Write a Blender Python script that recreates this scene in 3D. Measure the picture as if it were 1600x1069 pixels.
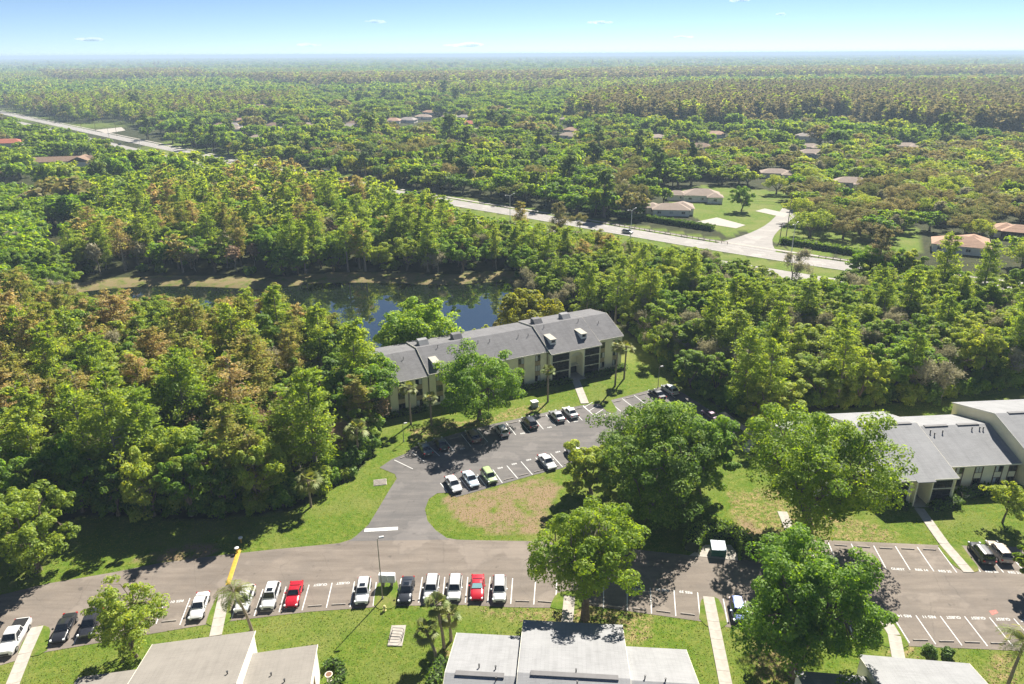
import bpy, bmesh, math, random
import numpy as np
from mathutils import Vector, Matrix
from mathutils.geometry import tessellate_polygon

for o in list(bpy.data.objects): bpy.data.objects.remove(o)
S = bpy.context.scene
COL = S.collection
R = math.radians

# ------------------------------------------------------------------ camera
EYE = 68.0                       # drone height above the ground
FPX = 1110.0                     # focal length in pixels of the 1600 wide photograph
PITCH = math.atan((534.5 - 84.0) / FPX)
ROLL = R(0.29)
cp, sp, cr, sr = math.cos(PITCH), math.sin(PITCH), math.cos(ROLL), math.sin(ROLL)
cam = bpy.data.objects.new('camera', bpy.data.cameras.new('camera'))
COL.objects.link(cam)
cam.data.sensor_width = 36.0
cam.data.lens = FPX / 1600.0 * 36.0
cam.data.clip_start = 1.0
cam.data.clip_end = 120000.0
Rv, Uv, Fv = Vector((1, 0, 0)), Vector((0, sp, cp)), Vector((0, cp, -sp))
cx_, cy_ = Rv * cr - Uv * sr, Rv * sr + Uv * cr
mw = Matrix.Identity(4)
for i in range(3):
    mw[i][0], mw[i][1], mw[i][2] = cx_[i], cy_[i], -Fv[i]
mw[2][3] = EYE
cam.matrix_world = mw
S.camera = cam

# ------------------------------------------------------------------ sky, sun, exposure
SUN_EL, SUN_AZ = R(44.0), R(26.5)          # azimuth from +Y towards +X: the sun stands ahead of the camera, to the right
W = bpy.data.worlds.new('World'); S.world = W; W.use_nodes = True
nt = W.node_tree; nt.nodes.clear()
wo = nt.nodes.new('ShaderNodeOutputWorld'); bg = nt.nodes.new('ShaderNodeBackground')
sky = nt.nodes.new('ShaderNodeTexSky'); sky.sky_type = 'NISHITA'; sky.sun_disc = False
sky.sun_elevation = SUN_EL; sky.sun_rotation = SUN_AZ
sky.altitude = 0; sky.air_density = 0.42; sky.dust_density = 0.0; sky.ozone_density = 2.2
nt.links.new(sky.outputs[0], bg.inputs[0])
bg.inputs[1].default_value = 0.048
nt.links.new(bg.outputs[0], wo.inputs[0])
sun = bpy.data.objects.new('sun', bpy.data.lights.new('sun', 'SUN')); COL.objects.link(sun)
sun.data.energy = 4.6; sun.data.angle = R(0.53); sun.data.color = (1.0, 0.94, 0.84)
sdir = Vector((math.sin(SUN_AZ) * math.cos(SUN_EL), math.cos(SUN_AZ) * math.cos(SUN_EL), math.sin(SUN_EL)))
sun.rotation_euler = sdir.to_track_quat('Z', 'Y').to_euler()
sun.location = (0, 0, 300)
vs = S.view_settings
vs.view_transform = 'Standard'; vs.look = 'None'; vs.gamma = 1.0; vs.exposure = 1.42; vs.use_curve_mapping = False
S.render.engine = 'CYCLES'
cy = S.cycles
cy.use_denoising = True
cy.max_bounces = 8; cy.diffuse_bounces = 4; cy.glossy_bounces = 3; cy.transmission_bounces = 7
cy.transparent_max_bounces = 6; cy.volume_bounces = 0
cy.sample_clamp_indirect = 4.0
cy.use_adaptive_sampling = False
S.render.use_persistent_data = False

# ------------------------------------------------------------------ survey: a photograph pixel to a point of the place
def ray(u, v):
    x, y = (u - 800.0) / FPX, -(v - 534.5) / FPX
    x, y = cr * x + sr * y, -sr * x + cr * y
    return x, cp + sp * y, -sp + cp * y
def G(u, v, z=0.0):
    d = ray(u, v); t = (z - EYE) / d[2]
    return (d[0] * t, d[1] * t)
def GS(pts, z=0.0): return [G(u, v, z) for u, v in pts]
def proj(X, Y, Z):
    f = cp * Y - sp * (Z - EYE); u = sp * Y + cp * (Z - EYE)
    x, y = X / f, u / f
    return 800 + (cr * x - sr * y) * FPX, 534.5 - (sr * x + cr * y) * FPX
def height(base, top_v):
    X, Y = G(*base); lo, hi = 0.0, 66.0
    for _ in range(40):
        m = (lo + hi) / 2
        if proj(X, Y, m)[1] > top_v: lo = m
        else: hi = m
    return lo

# ------------------------------------------------------------------ materials
MATS = {}
def node(nt, t, **kw):
    n = nt.nodes.new(t)
    for k, v in kw.items(): setattr(n, k, v)
    return n
def base_mat(name):
    m = bpy.data.materials.new(name); m.use_nodes = True
    nt = m.node_tree; b = nt.nodes['Principled BSDF']
    MATS[name] = m
    return m, nt, b
def ramp(nt, cols, fac=None):
    r = node(nt, 'ShaderNodeValToRGB'); e = r.color_ramp.elements
    while len(e) < len(cols): e.new(0.5)
    for i, c in enumerate(cols):
        p, c = c if isinstance(c[0], (int, float)) and len(c) == 2 else (i / (len(cols) - 1), c)
        e[i].position = p; e[i].color = (*c, 1)
    if fac is not None: nt.links.new(fac, r.inputs[0])
    return r
def noise(nt, vec, scale, detail=4, rough=0.6, dim='3D'):
    n = node(nt, 'ShaderNodeTexNoise'); n.inputs['Scale'].default_value = scale
    n.inputs['Detail'].default_value = detail; n.inputs['Roughness'].default_value = rough
    if vec is not None: nt.links.new(vec, n.inputs['Vector'])
    return n
def pos(nt): return node(nt, 'ShaderNodeNewGeometry').outputs['Position']
def mixc(nt, fac, a, b, mode='MIX'):
    m = node(nt, 'ShaderNodeMix', data_type='RGBA', blend_type=mode)
    for sock, v in ((m.inputs[0], fac), (m.inputs[6], a), (m.inputs[7], b)):
        if hasattr(v, 'is_output'): nt.links.new(v, sock)
        elif isinstance(v, (int, float)): sock.default_value = v
        else: sock.default_value = (*v, 1)
    return m.outputs[2]
def maprange(nt, v, a, b, c=0.0, d=1.0):
    m = node(nt, 'ShaderNodeMapRange'); nt.links.new(v, m.inputs[0])
    for i, x in enumerate((a, b, c, d)): m.inputs[1 + i].default_value = x
    return m.outputs[0]
def bump(nt, b, h, strength=0.5, dist=0.1):
    n = node(nt, 'ShaderNodeBump'); n.inputs['Strength'].default_value = strength; n.inputs['Distance'].default_value = dist
    nt.links.new(h, n.inputs['Height']); nt.links.new(n.outputs[0], b.inputs['Normal'])
def plain(name, c, rough=0.7, var=0.15, scale=1.5, metal=0.0, spec=0.3, coat=0.0):
    if name in MATS: return MATS[name]
    m, nt, b = base_mat(name)
    n = noise(nt, node(nt, 'ShaderNodeTexCoord').outputs['Object'], scale, 5)
    lo, hi = [x * (1 - var) for x in c], [min(1, x * (1 + var)) for x in c]
    nt.links.new(ramp(nt, [(0.3, lo), (0.7, hi)], n.outputs[0]).outputs[0], b.inputs['Base Color'])
    b.inputs['Roughness'].default_value = rough; b.inputs['Metallic'].default_value = metal
    b.inputs['Specular IOR Level'].default_value = spec
    if coat: b.inputs['Coat Weight'].default_value = coat; b.inputs['Coat Roughness'].default_value = 0.05
    return m
def paint(name, c, metal=0.0):
    if name in MATS: return MATS[name]
    m = plain(name, c, 0.32, 0.03, 3.0, metal, 0.5, 0.8); return m
def leaf(name, cols, trans=0.5, spread=0.5, sheen=0.05, tcol=None):
    """foliage: colours by clump and leaf (attribute tint) and by plant, part of the light passes through the leaf"""
    m, nt, b = base_mat(name)
    nt.nodes.remove(b)
    at = node(nt, 'ShaderNodeAttribute', attribute_name='tint')
    oi = node(nt, 'ShaderNodeObjectInfo')
    a = node(nt, 'ShaderNodeMath', operation='MULTIPLY_ADD')
    nt.links.new(oi.outputs['Random'], a.inputs[0]); a.inputs[1].default_value = spread; a.inputs[2].default_value = -spread / 2
    s = node(nt, 'ShaderNodeMath', operation='ADD', use_clamp=True)
    nt.links.new(at.outputs['Fac'], s.inputs[0]); nt.links.new(a.outputs[0], s.inputs[1])
    r = ramp(nt, cols, s.outputs[0])
    d = node(nt, 'ShaderNodeBsdfDiffuse'); nt.links.new(r.outputs[0], d.inputs[0])
    t = node(nt, 'ShaderNodeBsdfTranslucent')
    tc = mixc(nt, 1.0, r.outputs[0], tcol or (2.5, 2.15, 0.7), 'MULTIPLY')
    nt.links.new(tc, t.inputs[0])
    mx = node(nt, 'ShaderNodeMixShader'); mx.inputs[0].default_value = trans
    nt.links.new(d.outputs[0], mx.inputs[1]); nt.links.new(t.outputs[0], mx.inputs[2])
    g = node(nt, 'ShaderNodeBsdfGlossy'); g.inputs['Roughness'].default_value = 0.6; g.inputs[0].default_value = (0.55, 0.6, 0.45, 1)
    m2 = node(nt, 'ShaderNodeMixShader'); m2.inputs[0].default_value = sheen
    nt.links.new(mx.outputs[0], m2.inputs[1]); nt.links.new(g.outputs[0], m2.inputs[2])
    nt.links.new(m2.outputs[0], nt.nodes['Material Output'].inputs[0])
    return m

# ------------------------------------------------------------------ objects
_T = ['', 'first', 'second', 'third', 'fourth', 'fifth', 'sixth', 'seventh', 'eighth', 'ninth', 'tenth', 'eleventh', 'twelfth', 'thirteenth', 'fourteenth', 'fifteenth', 'sixteenth', 'seventeenth', 'eighteenth', 'nineteenth']
def ordinal(n):
    if n < 20: return _T[n]
    t = ['', '', 'twent', 'thirt', 'fort', 'fift', 'sixt', 'sevent', 'eight', 'ninet'][n // 10 % 10]
    return (t + 'ieth') if n % 10 == 0 else t + 'y-' + _T[n % 10]
def link(o): COL.objects.link(o); return o
def tag(o, label=None, cat=None, group=None, kind=None):
    if label: o['label'] = label
    if cat: o['category'] = cat
    if group: o['group'] = group
    if kind: o['kind'] = kind
    return o
def empty(name, loc=(0, 0, 0), rz=0.0):
    o = link(bpy.data.objects.new(name, None)); o.location = loc; o.rotation_euler = (0, 0, rz); o.empty_display_size = 0.3
    return o
def mesh_obj(name, me, parent=None):
    o = link(bpy.data.objects.new(name, me))
    if parent is not None: o.parent = parent
    return o
def copy_tree(o, parent=None):
    c = o.copy(); COL.objects.link(c); c.parent = parent
    for ch in o.children: copy_tree(ch, c)
    return c
class MB:
    """collects shapes; build() links them as one mesh object"""
    def __init__(s): s.v, s.f, s.m = [], [], []
    def add(s, vs, fs, m=0):
        k = len(s.v); s.v += [tuple(p) for p in vs]; s.f += [[i + k for i in f] for f in fs]; s.m += [m] * len(fs); return s
    def box(s, x0, x1, y0, y1, z0, z1, m=0):
        return s.add([(x, y, z) for z in (z0, z1) for x, y in ((x0, y0), (x1, y0), (x1, y1), (x0, y1))],
                     [(3, 2, 1, 0), (4, 5, 6, 7), (0, 1, 5, 4), (1, 2, 6, 5), (2, 3, 7, 6), (3, 0, 4, 7)], m)
    def quad(s, *p, m=0): return s.add(p, [tuple(range(len(p)))], m)
    def prism(s, poly, z0, z1, m=0):
        n = len(poly)
        tri = tessellate_polygon([[Vector((x, y, 0)) for x, y in poly]])
        vs = [(x, y, z0) for x, y in poly] + [(x, y, z1) for x, y in poly]
        a = sum(poly[i][0] * poly[(i + 1) % n][1] - poly[(i + 1) % n][0] * poly[i][1] for i in range(n))
        fs = []
        for t in tri:
            p, q, r_ = (poly[i] for i in t)
            up = (q[0] - p[0]) * (r_[1] - p[1]) - (q[1] - p[1]) * (r_[0] - p[0]) > 0
            t = t if up else t[::-1]
            fs += [tuple(i + n for i in t), tuple(t[::-1])]
        for i in range(n):
            j = (i + 1) % n
            fs.append((i, j, j + n, i + n) if a > 0 else (j, i, i + n, j + n))
        return s.add(vs, fs, m)
    def extr(s, prof, axis, a, b, m=0):
        """profile of (p,q) pairs extruded along x (p=y,q=z) or y (p=x,q=z)"""
        k = (lambda t, p: (t, p[0], p[1])) if axis == 'x' else (lambda t, p: (p[0], t, p[1]))
        n = len(prof)
        return s.add([k(a, p) for p in prof] + [k(b, p) for p in prof],
                     [tuple(range(n))[::-1], tuple(range(n, 2 * n))] + [(i, (i + 1) % n, (i + 1) % n + n, i + n) for i in range(n)], m)
    def tube(s, pts, rad, n=6, m=0, cap=True):
        pts = [Vector(p) for p in pts]
        if isinstance(rad, (int, float)): rad = [rad] * len(pts)
        k0 = len(s.v)
        for i, p in enumerate(pts):
            t = (pts[min(i + 1, len(pts) - 1)] - pts[max(i - 1, 0)]).normalized()
            ax = Vector((0, 0, 1)) if abs(t.z) < 0.9 else Vector((1, 0, 0))
            a = t.cross(ax).normalized(); b = t.cross(a)
            for j in range(n):
                w = 2 * math.pi * j / n
                s.v.append(tuple(p + (a * math.cos(w) + b * math.sin(w)) * rad[i]))
        for i in range(len(pts) - 1):
            for j in range(n):
                q = k0 + i * n
                s.f.append([q + j, q + (j + 1) % n, q + n + (j + 1) % n, q + n + j]); s.m.append(m)
        if cap:
            s.f.append([k0 + j for j in range(n)][::-1]); s.f.append([k0 + (len(pts) - 1) * n + j for j in range(n)]); s.m += [m, m]
        return s
    def cyl(s, x, y, z0, z1, r0, r1=None, n=12, m=0): return s.tube([(x, y, z0), (x, y, z1)], [r0, r0 if r1 is None else r1], n, m)
    def mesh(s, name, mats):
        me = bpy.data.meshes.new(name); me.from_pydata(s.v, [], s.f)
        for q in mats if isinstance(mats, (list, tuple)) else [mats]: me.materials.append(q)
        me.polygons.foreach_set('material_index', s.m); me.update()
        return me
    def build(s, name, mats, parent=None, smooth=False, bevel=0.0, recalc=False):
        me = s.mesh(name, mats)
        if bevel or recalc:
            bm = bmesh.new(); bm.from_mesh(me)
            if recalc: bmesh.ops.recalc_face_normals(bm, faces=bm.faces)
            if bevel: bmesh.ops.bevel(bm, geom=[e for e in bm.edges if e.is_manifold and e.calc_face_angle(0) > 0.5], offset=bevel, segments=2, affect='EDGES', clamp_overlap=True)
            bm.to_mesh(me); bm.free()
        if smooth: me.polygons.foreach_set('use_smooth', [True] * len(me.polygons))
        return mesh_obj(name, me, parent)
def sheet(name, poly, z, mat, parent=None, thick=0.0):
    """a flat sheet (or a low slab) over a polygon"""
    mb = MB()
    if thick: mb.prism(poly, z - thick, z)
    else:
        tri = tessellate_polygon([[Vector((x, y, 0)) for x, y in poly]])
        fs = []
        for t in tri:
            p, q, r_ = (poly[i] for i in t)
            fs.append(t if (q[0] - p[0]) * (r_[1] - p[1]) - (q[1] - p[1]) * (r_[0] - p[0]) > 0 else t[::-1])
        mb.add([(x, y, z) for x, y in poly], fs)
    return mb.build(name, mat, parent)
def smooth_poly(pts, it=2, closed=True):
    for _ in range(it):
        out = []
        n = len(pts)
        for i in range(n if closed else n - 1):
            a, b = pts[i], pts[(i + 1) % n]
            out += [(a[0] * .75 + b[0] * .25, a[1] * .75 + b[1] * .25), (a[0] * .25 + b[0] * .75, a[1] * .25 + b[1] * .75)]
        pts = out if closed else [pts[0]] + out + [pts[-1]]
    return pts
def inside(poly, X, Y):
    """vectorised point in polygon"""
    X = np.asarray(X, float); Y = np.asarray(Y, float); r = np.zeros(X.shape, bool); n = len(poly)
    for i in range(n):
        x0, y0 = poly[i]; x1, y1 = poly[(i + 1) % n]
        if y0 == y1: continue
        c = (Y < y0) != (Y < y1)
        r ^= c & (X < (x1 - x0) * (Y - y0) / (y1 - y0) + x0)
    return r
def dist_to(poly, X, Y, closed=True):
    X = np.asarray(X, float); Y = np.asarray(Y, float); d = np.full(X.shape, 1e9); n = len(poly)
    for i in range(n if closed else n - 1):
        x0, y0 = poly[i]; x1, y1 = poly[(i + 1) % n]
        dx, dy = x1 - x0, y1 - y0; L = dx * dx + dy * dy + 1e-9
        t = np.clip(((X - x0) * dx + (Y - y0) * dy) / L, 0, 1)
        d = np.minimum(d, np.hypot(X - x0 - t * dx, Y - y0 - t * dy))
    return d
def offset_line(pts, d):
    out = []
    for i, p in enumerate(pts):
        a, b = pts[max(i - 1, 0)], pts[min(i + 1, len(pts) - 1)]
        tx, ty = b[0] - a[0], b[1] - a[1]; L = math.hypot(tx, ty)
        out.append((p[0] - ty / L * d, p[1] + tx / L * d))
    return out
def strip(pts, a, b): return offset_line(pts, a) + offset_line(pts, b)[::-1]

# ================================================================== the ground, the water, the roads
RNG = np.random.default_rng(7)
# highway: near edge of the far carriageway
HW = smooth_poly([(-900, 1200), (-651, 950), (-284, 582), (-117, 419), (-31, 345), (14, 308.5), (50, 277), (81, 252), (108, 232), (154, 202), (260, 140), (420, 60)], 2, False)
POND = smooth_poly(GS([(110, 458), (200, 448), (300, 447), (400, 452), (440, 449), (490, 443), (560, 441), (640, 444), (700, 446), (760, 441), (797, 440), (805, 455),
                       (802, 480), (794, 510), (782, 530), (700, 534), (640, 548), (585, 566), (545, 566), (480, 548), (400, 525), (300, 497), (180, 474), (105, 468)], -0.8), 1)
LAWN = GS([(-400, 870), (0, 838), (130, 806), (330, 812), (450, 800), (548, 748), (588, 705), (578, 665), (566, 620), (570, 575), (700, 545), (960, 505), (1062, 590), (1142, 652), (1250, 645),
           (1400, 630), (1500, 610), (1700, 585), (2100, 800), (2100, 1700), (-400, 1700)])
LITTER = [GS(p) for p in (
    [(1135, 770), (1215, 762), (1260, 800), (1340, 812), (1400, 832), (1395, 846), (1262, 842), (1235, 858), (1185, 866), (1150, 830)],
    [(770, 652), (800, 638), (845, 630), (852, 642), (800, 655), (740, 668), (715, 672), (735, 655)],
    [(862, 950), (920, 948), (1020, 960), (1022, 1000), (965, 1010), (800, 968), (730, 950)],
    [(1366, 1000), (1425, 1012), (1445, 1030), (1400, 1030)], [(1380, 960), (1398, 972), (1425, 1010), (1410, 1012)],
    [(1545, 1020), (1580, 1020), (1590, 1069), (1540, 1069)], [(690, 1010), (705, 1012), (690, 1060), (672, 1069)],
    [(640, 672), (700, 660), (760, 655), (720, 670), (640, 690)], [(1170, 1000), (1240, 1000), (1260, 1069), (1180, 1069)])]
DIRT = [GS(p) for p in ([(690, 775), (780, 762), (850, 745), (880, 760), (855, 800), (850, 838), (760, 832), (712, 812)], [(300, 880), (360, 855), (300, 850), (180, 880)], [(1150, 800), (1210, 840), (1180, 860)])]
VERGE = [strip(HW, -11.5, 0.2), strip(HW, 10.8, 13.2), strip(HW, 15.2, 19), strip(HW, -30, -22),
         GS([(80, 195), (190, 190), (260, 215), (330, 238), (200, 216)]),
         GS([(1020, 300), (1100, 290), (1230, 300), (1260, 345), (1215, 380), (1160, 360), (1140, 372), (1105, 352)]), GS([(1240, 320), (1420, 310), (1440, 395), (1230, 395)]),
         GS([(610, 205), (700, 190), (700, 208), (640, 214)]), GS([(330, 225), (420, 250), (400, 262), (250, 268), (180, 250)])]
def seg(a, b, s): return np.arange(a, b, s)
gx = np.concatenate([-np.geomspace(60000, 300, 26), seg(-290, -150, 7), seg(-150, -95, 2.2), seg(-95, 105, 1.0), seg(105, 190, 2.5), seg(190, 300, 8), np.geomspace(310, 60000, 26)])
gy = np.concatenate([[-4000, -1000, -300, -100, -30], seg(0, 50, 5), seg(50, 150, 1.0), seg(150, 240, 1.6), seg(240, 420, 5), np.geomspace(430, 60000, 44)])
GX, GY = np.meshgrid(gx, gy)
def pond_depth(X, Y):
    d = dist_to(POND, X, Y); ins = inside(POND, X, Y); s = np.where(ins, -d, d)
    return np.where(s > 7, 0.0, np.interp(s, [-6, -1, 0, 2.5, 7], [-2.4, -1.3, -0.85, -0.35, 0.0])), s
GZ, GD = pond_depth(GX, GY)
lawn = inside(LAWN, GX, GY).astype(float)
for p in VERGE: lawn = np.maximum(lawn, inside(p, GX, GY))
lit = np.zeros_like(lawn); drt = np.zeros_like(lawn)
for p in LITTER: lit = np.maximum(lit, inside(p, GX, GY))
for p in DIRT: drt = np.maximum(drt, inside(p, GX, GY))
bank = (GD < 9) & (GD > -3) & (GY > 160)
lawn = np.where(bank, 0.8, lawn); drt = np.where(bank, 0.75, drt)
nv = GX.size; ny, nx = GX.shape
me = bpy.data.meshes.new('ground')
me.vertices.add(nv); me.vertices.foreach_set('co', np.stack([GX, GY, GZ], -1).ravel())
ii = np.arange(nv).reshape(ny, nx)
qd = np.stack([ii[:-1, :-1], ii[:-1, 1:], ii[1:, 1:], ii[1:, :-1]], -1).reshape(-1, 4)
me.loops.add(qd.size); me.loops.foreach_set('vertex_index', qd.ravel())
me.polygons.add(len(qd)); me.polygons.foreach_set('loop_start', np.arange(len(qd)) * 4)
at = me.attributes.new('zone', 'FLOAT_COLOR', 'POINT')
at.data.foreach_set('color', np.stack([lawn, lit, drt, np.ones_like(lawn)], -1).ravel())
me.update(); me.validate()
m, nt, b = base_mat('ground_cover')
P = pos(nt)
zc = node(nt, 'ShaderNodeAttribute', attribute_name='zone'); zs = node(nt, 'ShaderNodeSeparateColor'); nt.links.new(zc.outputs['Color'], zs.inputs[0])
n1, n2, n3, n4 = noise(nt, P, 0.09, 5), noise(nt, P, 1.1, 8, 0.78), noise(nt, P, 4.0, 5, 0.8), noise(nt, P, 0.28, 7, 0.7)
grass = ramp(nt, [(0.30, (0.060, 0.125, 0.014)), (0.46, (0.120, 0.185, 0.020)), (0.57, (0.190, 0.225, 0.036)), (0.72, (0.300, 0.265, 0.095))], n2.outputs[0]).outputs[0]
grass = mixc(nt, maprange(nt, n4.outputs[0], 0.46, 0.70, 0, 0.8), grass, (0.085, 0.165, 0.012))
grass = mixc(nt, maprange(nt, n1.outputs[0], 0.46, 0.66, 0, 0.65), grass, (0.240, 0.235, 0.075))
grass = mixc(nt, maprange(nt, n3.outputs[0], 0.3, 0.7, 0.0, 1.0), mixc(nt, 0.55, grass, (0.04, 0.075, 0.008)), grass)
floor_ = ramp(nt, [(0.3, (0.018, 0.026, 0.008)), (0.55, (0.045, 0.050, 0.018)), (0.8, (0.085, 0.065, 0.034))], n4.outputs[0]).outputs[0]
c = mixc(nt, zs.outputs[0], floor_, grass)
litc = ramp(nt, [(0.35, (0.12, 0.085, 0.04)), (0.5, (0.33, 0.23, 0.12)), (0.65, (0.46, 0.34, 0.20))], n3.outputs[0]).outputs[0]
lf = node(nt, 'ShaderNodeMath', operation='MULTIPLY'); nt.links.new(zs.outputs[1], lf.inputs[0]); nt.links.new(maprange(nt, n2.outputs[0], 0.44, 0.60, 0, .85), lf.inputs[1])
c = mixc(nt, lf.outputs[0], c, litc)
dc = ramp(nt, [(0.3, (0.17, 0.125, 0.07)), (0.7, (0.31, 0.225, 0.135))], n3.outputs[0]).outputs[0]
df = node(nt, 'ShaderNodeMath', operation='MULTIPLY'); nt.links.new(zs.outputs[2], df.inputs[0]); nt.links.new(maprange(nt, n4.outputs[0], 0.37, 0.52), df.inputs[1])
c = mixc(nt, df.outputs[0], c, dc)
nt.links.new(c, b.inputs['Base Color']); b.inputs['Roughness'].default_value = 0.95; b.inputs['Specular IOR Level'].default_value = 0.1
bump(nt, b, n3.outputs[0], 0.9, 0.12)
me.materials.append(m)
tag(mesh_obj('ground', me), kind='structure')
GROUND_MAT = m

# water
m, nt, b = base_mat('water')
b.inputs['Base Color'].default_value = (0.010, 0.016, 0.010, 1); b.inputs['Roughness'].default_value = 0.02; b.inputs['IOR'].default_value = 4.5; b.inputs['Specular IOR Level'].default_value = 0.5
bump(nt, b, noise(nt, pos(nt), 0.9, 3).outputs[0], 0.02, 0.04)
wp = [(p[0] * 1.0, p[1]) for p in POND]
tag(sheet('pond_water', wp, -0.8, m), kind='structure')
tag(sheet('far_pond_water', smooth_poly(GS([(612, 205), (625, 199), (660, 196), (672, 199), (655, 206), (630, 209)]), 2), 0.12, m), kind='structure')

# asphalt
def asphalt(name, cols, stain, crack=0.5):
    m, nt, b = base_mat(name); P = pos(nt)
    mp = node(nt, 'ShaderNodeMapping'); nt.links.new(P, mp.inputs[0]); mp.inputs['Scale'].default_value = (0.12, 0.9, 1)
    a, n2, n3 = noise(nt, mp.outputs[0], 0.9, 6, 0.65), noise(nt, P, 0.22, 5), noise(nt, P, 14, 3)
    c = ramp(nt, cols, a.outputs[0]).outputs[0]
    c = mixc(nt, maprange(nt, n2.outputs[0], 0.45, 0.75, 0, 0.7), c, stain)
    c = mixc(nt, maprange(nt, n3.outputs[0], 0.35, 0.65, 0.0, 0.28), c, (0.05, 0.05, 0.05))
    v = node(nt, 'ShaderNodeTexVoronoi', feature='DISTANCE_TO_EDGE'); v.inputs['Scale'].default_value = 0.16
    wn = noise(nt, P, 0.6, 3); wa = mixc(nt, 0.5, P, wn.outputs['Color'], 'ADD'); nt.links.new(wa, v.inputs['Vector'])
    c = mixc(nt, maprange(nt, v.outputs[0], 0.0, 0.007, crack, 0.0), c, (0.035, 0.033, 0.03))
    n5, n6 = noise(nt, P, 0.75, 3, 0.5), noise(nt, P, 0.11, 4)
    c = mixc(nt, maprange(nt, n5.outputs[0], 0.66, 0.74, 0, 0.45), c, (0.05, 0.047, 0.045))
    c = mixc(nt, maprange(nt, n6.outputs[0], 0.56, 0.60, 0, 0.22), c, [min(1, x * 1.5) for x in cols[-1][1]])
    nt.links.new(c, b.inputs['Base Color']); b.inputs['Roughness'].default_value = 0.88; b.inputs['Specular IOR Level'].default_value = 0.25
    bump(nt, b, n3.outputs[0], 0.3, 0.02); return m
ROADM = asphalt('worn_asphalt', [(0.3, (0.160, 0.132, 0.108)), (0.5, (0.205, 0.172, 0.142)), (0.7, (0.255, 0.215, 0.178))], (0.145, 0.126, 0.110), 0.22)
LOTM = asphalt('grey_asphalt', [(0.3, (0.118, 0.110, 0.106)), (0.55, (0.160, 0.148, 0.140)), (0.75, (0.205, 0.186, 0.172))], (0.095, 0.092, 0.094), 0.2)
HWM = asphalt('pale_road', [(0.3, (0.29, 0.272, 0.25)), (0.7, (0.37, 0.345, 0.32))], (0.25, 0.235, 0.22), 0.15)
WHITE = plain('road_paint', (0.60, 0.60, 0.585), 0.8, 0.14, 3.0)
YELLOW = plain('yellow_paint', (0.50, 0.32, 0.04), 0.75, 0.2, 2.0)
CONC = plain('concrete', (0.37, 0.34, 0.30), 0.9, 0.16, 1.2)

NORTH_A = [(-300, 992), (-150, 960), (0, 930), (75, 912), (175, 895), (250, 880), (350, 867), (425, 859), (530, 849), (556, 841)]
NORTH_B = [(700, 841), (714, 843.5), (753, 844.5), (843, 846), (930, 851), (1013, 861), (1079, 868), (1152, 876), (1200, 872), (1232, 862), (1243, 843), (1263, 843), (1466, 852), (1640, 856), (1900, 870)]
SOUTH = [(2000, 1040), (1700, 1024), (1600, 1018), (1545, 1015), (1421, 1010), (1373, 1004), (1136, 980), (1094, 971), (917, 946), (861, 950), (791, 949), (725, 945.5), (620, 947), (585, 949), (485, 956),
         (432, 962), (360, 971), (322, 976), (72, 1019), (0, 1040), (-150, 1085), (-300, 1130)]
road = tag(sheet('service_road', GS(NORTH_A + NORTH_B + SOUTH), 0.030, ROADM), kind='structure')
lot = tag(sheet('parking_lot', GS([(545, 846), (556, 838), (576, 820), (593, 792), (609, 765), (620, 748), (617, 741), (593, 731), (612, 718), (634, 709), (645, 699), (672, 690), (708, 679), (769, 663), (802, 656),
          (851, 645), (912, 633), (937, 631), (953, 626), (991, 616), (1036, 604), (1064, 612), (1150, 668), (1145, 690), (1090, 702), (1010, 705), (882, 731), (835, 742), (780, 758), (713, 777),
          (700, 770), (683, 771), (670, 780), (664, 796), (668, 814), (681, 829), (702, 843.5)]), 0.036, LOTM), kind='structure')
GRASS = GROUND_MAT
m, nt, b = base_mat('lawn_grass'); P = pos(nt)
n2, n3, n4 = noise(nt, P, 0.7, 6, 0.7), noise(nt, P, 5.0, 4, 0.75), noise(nt, P, 0.3, 4)
c = ramp(nt, [(0.3, (0.075, 0.140, 0.014)), (0.5, (0.130, 0.195, 0.024)), (0.64, (0.195, 0.230, 0.045)), (0.8, (0.28, 0.25, 0.09))], n2.outputs[0]).outputs[0]
c = mixc(nt, maprange(nt, n4.outputs[0], 0.5, 0.7, 0, 0.7), c, (0.27, 0.22, 0.09))
c = mixc(nt, maprange(nt, n3.outputs[0], 0.3, 0.7), mixc(nt, 0.5, c, (0.04, 0.07, 0.01)), c)
nt.links.new(c, b.inputs['Base Color']); b.inputs['Roughness'].default_value = 0.95; b.inputs['Specular IOR Level'].default_value = 0.1
bump(nt, b, n3.outputs[0], 0.9, 0.1); GRASS = m
for p in ([(26, 1030), (30, 1016), (37, 1000), (54, 981), (66, 977), (80, 982), (76, 1000), (73, 1022)],
          [(320, 980), (327, 958), (334, 943), (341, 930), (350, 926), (358, 930), (360, 950), (362, 975)],
          [(583, 953), (586, 925), (590, 913), (598, 905), (612, 903), (621, 908), (623, 925), (621, 951)],
          [(858, 954), (864, 936), (873, 925), (900, 924), (912, 932), (920, 951)],
          [(1092, 976), (1094, 942), (1098, 935), (1120, 932), (1130, 950), (1138, 985)],
          [(1371, 1010), (1371, 985), (1366, 965), (1371, 957), (1385, 960), (1396, 970), (1410, 990), (1424, 1015)],
          [(1462, 849), (1476, 869), (1490, 885), (1507, 894), (1525, 895), (1531, 890), (1515, 870), (1500, 849)],
          [(936, 628), (944, 640), (955, 646.5), (966, 643), (958, 631), (953, 623)]):
    tag(sheet('lawn', smooth_poly(GS(p), 1), 0.075, GRASS, thick=0.07), kind='structure')

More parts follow.
